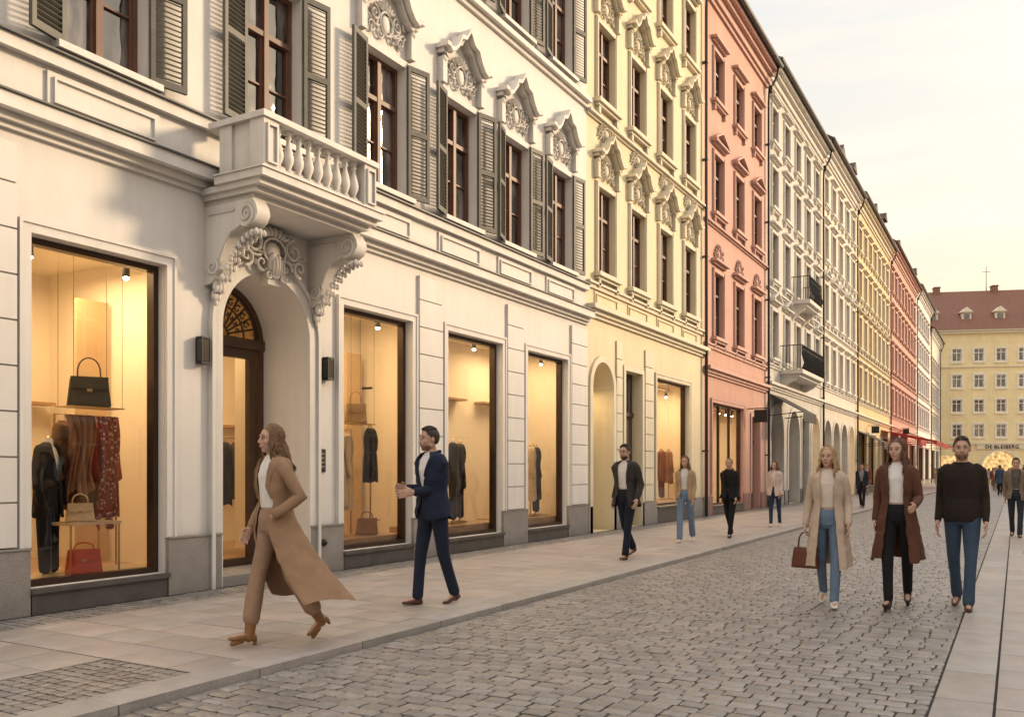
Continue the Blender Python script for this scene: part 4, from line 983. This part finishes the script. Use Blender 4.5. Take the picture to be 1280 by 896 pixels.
    M=Matrix.Translation(Vector(loc))@Matrix.Rotation(rot,4,'Z')@Matrix.Scale(s,4)
    return E,[M@a[2] for a in arm]
def handbag(loc,rot,w,h,d,c,label,handle=.13,group=None,flap=True):
    E=top('handbag',loc,label,'handbag',group); E.rotation_euler=(0,0,rot)
    mb=MB(); rs=[]
    for t in [0,.04,.15,.4,.7,.92,1]:
        ww=w/2*(1-.16*t)*(.94 if t in(0,1) else 1); dd=d/2*(1-.45*t)*(.85 if t in (0,1) else 1)
        r=[]
        for k in range(24):
            a=2*math.pi*k/24; c_,s_=math.cos(a),math.sin(a); r.append((dd*math.copysign(abs(c_)**.45,c_),ww*math.copysign(abs(s_)**.3,s_),h*t))
        rs.append(r)
    mb.rings(rs); m=leather(c); o=add('bag_body',mb.mesh('bag',m,50),(0,0,0),E,local=True)
    if flap:
        f=MB(); f.prism([(-w*.42,h*1.01),(w*.42,h*1.01),(w*.40,h*.62),(w*.1,h*.5),(-w*.1,h*.5),(-w*.40,h*.62)],d*.28,d*.46); add('flap',f.mesh('flap',m,0),(0,0,0),E,local=True)
        f=MB(); f.box(d*.46,d*.52,-w*.06,w*.06,h*.5,h*.6); add('clasp',f.mesh('clasp',RAILM,0),(0,0,0),E,local=True)
    f=MB(); hh=handle
    f.tube([(0,-w*.26,h*.92)]+[(0,-w*.26*math.cos(math.pi*k/10),h+hh*math.sin(math.pi*k/10)**.7) for k in range(11)]+[(0,w*.26,h*.92)],[.009]*13,6)
    add('handle',f.mesh('handle',m,60),(0,0,0),E,local=True)
    return E
person((3.14,5.30,0),rad(161),1.76,'woman striding in an open camel coat and heeled boots',True,
  legs=((-15,20,-30),(14,4,7)),arms=((-.04,.10,-.40),(.06,.10,-.51)),pocket=(1,0),lean=.02,yaw=-4,hair=((.20,.115,.06),'long'),hairlen=.30,wind=(0.03,-.09,0),
  topc=(.80,.77,.72),outer='coat',outc=(.33,.205,.125),hem=.34,flare=.16,sway=(-.20,-.20),gap=.62,ggrow=.35,pants=(.35,.225,.15),flarep=.8,shoe=(.26,.13,.05),heel=True,boots=1,skirtk=5,vox=.0058,pole=((-.5,-1,0),(.3,-1,0)),lw=.085,amp=.065)
person((3.02,7.72,0),rad(162),1.87,'man in a navy suit and white shirt with hands clasped',False,
  legs=((-9,12,-11),(10,3,5)),arms=((.125,.25,-.31),(-.115,.26,-.27)),yaw=-10,hair=((.045,.028,.018),'short'),topc=(.80,.80,.80),outer='blazer',outc=(.018,.024,.050),hem=.84,flare=.015,sway=(0,-.01),
  pants=(.018,.024,.045),shoe=(.09,.035,.02),beard=(.20,.115,.075),vox=.006)
person((2.96,13.24,0),rad(172),1.83,'bearded man in a dark jacket and open white shirt',False,legs=((12,5,6),(-13,20,-18)),arms=((-.08,.10,-.50),(.08,-.08,-.50)),
  hair=((.03,.018,.012),'short'),topc=(.75,.73,.70),outer='coat',outc=(.045,.038,.035),hem=.80,flare=.04,gap=.42,pants=(.015,.018,.03),shoe=(.14,.06,.03),beard=(.06,.035,.022),glasses=True,vox=.008)
person((2.70,16.95,0),rad(185),1.71,'woman in a beige jacket, light blue jeans and white trainers',True,legs=((-14,16,-15),(15,4,6)),hair=((.17,.09,.04),'long'),hairlen=.28,topc=(.7,.67,.62),outer='coat',outc=(.42,.30,.19),hem=.86,flare=.02,gap=.40,pants=(.16,.23,.33),flarep=.5,shoe=(.75,.74,.72),vox=.009)
person((3.12,18.6,0),rad(178),1.69,'woman dressed all in black with fair hair tied back',True,legs=((16,4,8),(-14,16,-15)),hair=((.25,.14,.07),'bun'),topc=(.018,.016,.018),outer='coat',outc=(.016,.015,.017),hem=.86,flare=.05,gap=.08,pants=(.012,.012,.014),shoe=(.02,.02,.02),vox=.009)
person((3.11,22.7,0),rad(175),1.65,'woman in a pale pink jacket, navy jeans and white trainers',True,legs=((-8,8,-5),(9,3,4)),hair=((.14,.07,.035),'bob'),hairlen=.12,topc=(.7,.6,.55),outer='coat',outc=(.62,.50,.45),hem=.82,flare=.05,gap=.12,pants=(.03,.045,.09),shoe=(.7,.68,.65),vox=.009)
e7,w7=person((6.65,10.0,RZ),rad(186),1.73,'blonde woman in an open beige coat and jeans carrying a bag',True,legs=((12,4,6),(-12,16,-16)),arms=((-.06,.06,-.52),(.08,.02,-.53)),yaw=-12,hair=((.42,.27,.13),'long'),hairlen=.22,
  topc=(.72,.62,.54),outer='coat',outc=(.54,.43,.34),hem=.42,flare=.07,gap=.42,pants=(.14,.20,.29),shoe=(.72,.70,.66),vox=.0065,bag=1)
person((7.32,10.2,RZ),rad(180),1.77,'brunette woman in an open brown coat and black trousers',True,legs=((-12,15,-14),(13,4,5)),arms=((-.04,.26,-.36),(.06,.0,-.53)),yaw=-14,hair=((.12,.055,.028),'long'),hairlen=.28,
  topc=(.80,.77,.74),outer='coat',outc=(.115,.05,.032),hem=.47,flare=.08,gap=.45,pants=(.014,.014,.016),shoe=(.03,.018,.014),vox=.0065,heel=True)
person((7.92,10.54,RZ),rad(178),1.82,'man in a dark brown crew-neck sweater and blue jeans',False,legs=((12,4,6),(-11,14,-13)),arms=((-.05,.05,-.53),(.05,.04,-.53)),yaw=6,hair=((.06,.036,.022),'short'),
  topc=(.026,.019,.016),outer=None,pants=(.05,.08,.13),shoe=(.09,.04,.02),beard=(.20,.11,.07),vox=.0065)
hb=w7[1]; handbag((hb.x,hb.y-.01,hb.z-.47),rad(80),.30,.22,.12,(.12,.035,.02),'small dark brown leather handbag held by a walking woman',.17)
person((8.42,22.4,RZ),rad(180),1.74,'man in an open grey-brown jacket and dark jeans',False,legs=((12,4,6),(-12,16,-14)),hair=((.05,.035,.025),'short'),topc=(.12,.10,.09),outer='coat',outc=(.20,.16,.12),hem=.82,flare=.04,gap=.35,pants=(.03,.035,.05),shoe=(.05,.03,.02),vox=.01)
person((3.3,35.9,0),rad(180),1.68,'man in a dark coat walking past the houses',False,legs=((12,4,6),(-12,16,-14)),hair=((.04,.03,.02),'short'),topc=(.3,.3,.3),outer='coat',outc=(.03,.035,.05),hem=.75,flare=.04,gap=.2,pants=(.02,.02,.025),shoe=(.02,.02,.02),vox=.014)
q=random.Random(4)
cols_=[(.03,.03,.04),(.25,.08,.05),(.3,.25,.2),(.05,.07,.12),(.4,.35,.3),(.1,.06,.04)]
for k in range(30):
    y=q.uniform(48,112); x=q.uniform(3.9,11.5) if k>2 else q.uniform(1,3)
    if k in (4,5): x=8.8
    if k>9: y=q.uniform(58,112); x=8.42+q.uniform(-36,8)*.000685*y
    person((x,y,RZ if x>3.7 else 0),rad(q.choice([0,180,170,190])),q.uniform(1.62,1.82),'pedestrian in everyday coat and trousers',k%2==0,hair=((.05+.1*(k%3),.03+.05*(k%3),.02),'short' if k%2 else 'long'),outer='coat',outc=cols_[k%6],hem=.7,flare=.04,gap=.1,pants=cols_[(k*2)%6] if k%3 else (.02,.02,.03),vox=.022,group='distant pedestrians')
# ------------------------------------------------------------------ shop displays
def garment(E,c,loc,rot,length=.75,w=.21,sleeves=True,shirtc=None,name='jacket'):
    mb=MB()
    LVL=[(1.485,0,0,.07,.05,.7),(1.45,0,0,.12*w/.19,.075,.5),(1.41,0,0,.175*w/.19,.09,.42),(1.30,0,0,w*.96,.11,.32),(1.12,0,0,w*.82,.10,.06),(1.0,0,0,w*.90,.11,.08)]
    LVL+= [(1.485-length*.8 if 1.485-length*.8<.95 else .93,0,0,w*.98,.12,.10),(min(.88,1.485-length),0,0,w*1.04,.125,.2)]
    o=shell(mb,LVL,.01,36,amp=(.004,.03),kf=6,ph=loc[1]*5,hemz=1.485-length,sub=3); lapels(mb,o,1,12,.07)
    if sleeves:
        for s in (-1,1): mb.tube([(s*w*.80,0,1.40),(s*(w+.02),.0,1.2),(s*(w+.03),.02,.98),(s*(w+.02),.05,.84)],[.06,.056,.05,.045],10)
    add(name,mb.mesh('garment',cloth(c),50),loc,E,local=True,rot=(0,0,rot))
    if shirtc:
        m2=MB(); m2.ell((0,0,1.28),(w*.8,.085,.20),0,14); m2.tube([(0,0,1.42),(0,.0,1.5)],[.055,.05],12); add('shirt',m2.mesh('shirt',cloth(shirtc),60),loc,E,local=True,rot=(0,0,rot))
def mannequin(loc,rot,c,shirtc,label,length=.75,trous=None):
    E=top('mannequin',loc,label,'mannequin','shop window mannequins'); E.rotation_euler=(0,0,rot)
    garment(E,c,(0,0,0),0,length,shirtc=shirtc)
    m2=MB(); m2.tube([(0,0,.02),(0,0,1.3)],[.014,.014],8); m2.lathe([(.16,0),(.16,.015),(.03,.03)],n=16); m2.lathe([(.045,1.5),(.04,1.53),(.02,1.55)],n=12)
    add('stand',m2.mesh('stand',RAILM,50),(0,0,0),E,local=True)
    if trous:
        m2=MB()
        for s in (-1,1): m2.tube([(s*.08,0,.95),(s*.085,0,.5),(s*.085,.01,.12)],[.095,.07,.06],12)
        add('trousers',m2.mesh('trousers',cloth(trous),60),(0,0,0),E,local=True)
    return E
FL=.242
def rail(y0,y1,x,z,items,label,w=.17):
    E=top('clothes_rail',(x,(y0+y1)/2,FL),label,'clothes rail','clothes rails in shop windows'); yc=(y0+y1)/2
    m2=MB(); m2.tube([(0,y0-yc,0),(0,y0-yc,z-FL),(0,y1-yc,z-FL),(0,y1-yc,0)],[.012]*4,8); add('rail_frame',m2.mesh('rail',RAILM,50),(0,0,0),E,local=True)
    for k,(c,l,r) in enumerate(items):
        yy=y0-yc+.12+(y1-y0-.24)*k/max(1,len(items)-1)
        garment(E,c,(0,yy,z-FL-1.56),rad(r),l,w,name='hanging_garment')
        m3=MB(); m3.tube([(0,yy,z-FL-.10),(0,yy,z-FL-.02),(0,yy+.02,z-FL+.02)],[.004]*3,5); m3.tube([(-.12,yy,z-FL-.14),(0,yy,z-FL-.10),(.12,yy,z-FL-.14)],[.006]*3,5); add('hanger',m3.mesh('hanger',RAILM,50),(0,0,0),E,local=True)
    return E
def scarfmat(name,c,c2):
    m=mat(name,c,.8,.1,6,coord='o'); nt=m.node_tree; b=[n for n in nt.nodes if n.type=='BSDF_PRINCIPLED'][0]
    v=nt.nodes.new('ShaderNodeTexCoord').outputs['Object']; vo=nt.nodes.new('ShaderNodeTexVoronoi'); vo.inputs['Scale'].default_value=22; L(nt,v,vo.inputs['Vector'])
    f=maprange(nt,vo.outputs['Distance'],.25,.4,0,1); mx=nt.nodes.new('ShaderNodeMix'); mx.data_type='RGBA'; L(nt,f,mx.inputs[0]); mx.inputs[6].default_value=(*c2,1); mx.inputs[7].default_value=(*c,1); L(nt,mx.outputs[2],b.inputs['Base Color']); return m
def scarf(loc,m,label,l=.95,w=.3):
    mb=MB(); rs=[]
    for k in range(22):
        t=k/21; r=[]
        for j in range(25):
            u=j/24-.5; r.append((.045*math.sin(u*26+t*2)*(.5+t*.6)+.02*math.sin(t*7),u*w*(1-.30*math.sin(t*3.0))+.03*math.sin(t*5),-l*t*(1+.08*math.sin(u*9))))
        rs.append(r)
    mb.rings(rs,closed=False,cap=False); o=top('scarf',loc,label,'scarf',None,mb.mesh('scarf',m,70)); md=o.modifiers.new('s','SOLIDIFY'); md.thickness=.012
def glass_shelf(x,y0,y1,z,zt,label):
    E=top('glass_shelf',(x,(y0+y1)/2,z),label,'shelf','hanging shelves in shop windows'); h=(y1-y0)/2
    m2=MB(); m2.box(-.16,.16,-h,h,-.012,0); add('shelf_board',m2.mesh('shelf',RAILM,0),(0,0,0),E,local=True)
    m2=MB()
    for sy in (-1,1):
        for sx in (-.14,.14): m2.tube([(sx,sy*(h-.02),-.01),(sx,sy*(h-.02),zt-z)],[.003,.003],5)
    add('cable',m2.mesh('cable',BLACK,50),(0,0,0),E,local=True)
def plinth_table(x,y0,y1,z,c=(.65,.5,.33),label='low display table in a shop window'):
    E=top('display_table',(x,(y0+y1)/2,FL),label,'display table','display tables'); h=(y1-y0)/2
    m2=MB(); m2.box(-.2,.2,-h,h,z-FL-.03,z-FL); add('table_top',m2.mesh('table_top',mat('table lacquer',c,.4),0),(0,0,0),E,local=True)
    for sx in (-.18,.18):
        for sy in (-h+.02,h-.02):
            m2=MB(); m2.tube([(sx,sy,0),(sx,sy,z-FL-.03)],[.011,.011],6); add('leg',m2.mesh('leg',RAILM,50),(0,0,0),E,local=True)
# window 1
mannequin((-.72,5.80,FL),rad(-60),(.014,.013,.013),(.72,.7,.66),'dark suit with white shirt on a stand in the shop window',.80,(.012,.011,.011))
rail(6.02,6.80,-.95,2.06,[((.16,.07,.03),.95,-60),((.24,.12,.05),1.0,-45),((.12,.05,.03),1.15,-65),((.30,.04,.03),1.05,-50),((.26,.04,.03),1.1,-60)],'brass rail hung with brown and red garments')
scarf((-.66,6.14,2.04),mat('brown silk',(.24,.11,.05),.5,.3,5,coord='o'),'draped brown silk scarf hanging from a rail',.90,.36)
scarf((-.66,6.48,2.04),scarfmat('red patterned silk',(.24,.025,.02),(.60,.40,.32)),'long patterned red scarf hanging from a rail',1.20,.27)
glass_shelf(-.62,5.92,6.56,2.13,4.05,'brass-edged hanging display shelf above clothes rail')
handbag((-.62,6.22,2.135),rad(-30),.46,.33,.18,(.006,.005,.005),'black leather handbag on a hanging shelf',.22)
plinth_table(-.50,5.78,6.40,.86); handbag((-.50,6.03,.863),rad(-30),.30,.20,.13,(.60,.48,.33),'cream leather handbag on a display table',.10)
handbag((-.42,6.02,FL+.06),rad(-30),.38,.26,.15,(.60,.07,.02),'red leather handbag on the shop window floor',.07)
m2=MB(); m2.box(-.9,-.24,5.05,7.2,FL,FL+.055); add('display_step',m2.mesh('display_step',mat('pale lacquer',(.75,.62,.42),.3),0),(0,0,0),B)
# window 2
glass_shelf(-.6,10.5,11.1,2.16,4.1,'hanging display shelf in a shop window'); handbag((-.6,10.80,2.165),rad(-35),.36,.30,.15,(.40,.25,.12),'tan leather handbag on a hanging shelf',.20)
rail(10.60,10.98,-.85,2.08,[((.70,.58,.42),1.15,-50),((.62,.48,.32),1.2,-45)],'short rail with cream garments in a shop window',.2)
mannequin((-.60,11.16,.62),rad(-55),(.010,.010,.011),None,'black jacket displayed on a stand',.86)
handbag((-.5,10.95,.41),rad(-35),.36,.26,.14,(.30,.15,.06),'brown leather handbag on the display step',.10)
# window 3, 4
mannequin((-.60,13.55,.45),rad(-55),(.012,.015,.02),(.6,.6,.6),'dark suit on a stand in the shop window',.85,(.012,.012,.016)); mannequin((-.80,14.08,.45),rad(-50),(.03,.03,.032),None,'charcoal jacket on a stand in the shop window',.85,(.02,.02,.02))
mannequin((-.60,16.55,.45),rad(-55),(.55,.43,.29),(.6,.5,.4),'cream coat on a stand in the shop window',1.15); mannequin((-.75,17.05,.45),rad(-50),(.012,.016,.03),None,'navy coat on a stand in the shop window',1.15,(.012,.012,.02))
rail(9.5,10.7,-2.5,1.95,[((.012,.012,.012),.9,-40),((.02,.016,.016),1.0,-50),((.07,.04,.025),.9,-40),((.01,.01,.01),1.0,-50),((.015,.015,.02),1,-40)],'rail of dark garments inside the entrance',.2)
mannequin((-.8,25.1,FL+.3),rad(-50),(.20,.07,.03),(.5,.4,.3),'rust jacket on a stand in the window',.9,(.1,.05,.03)); mannequin((-.9,26.0,FL+.3),rad(-50),(.24,.12,.06),None,'tan coat on a stand in the window',1.0)
print('objects',len(bpy.data.objects))
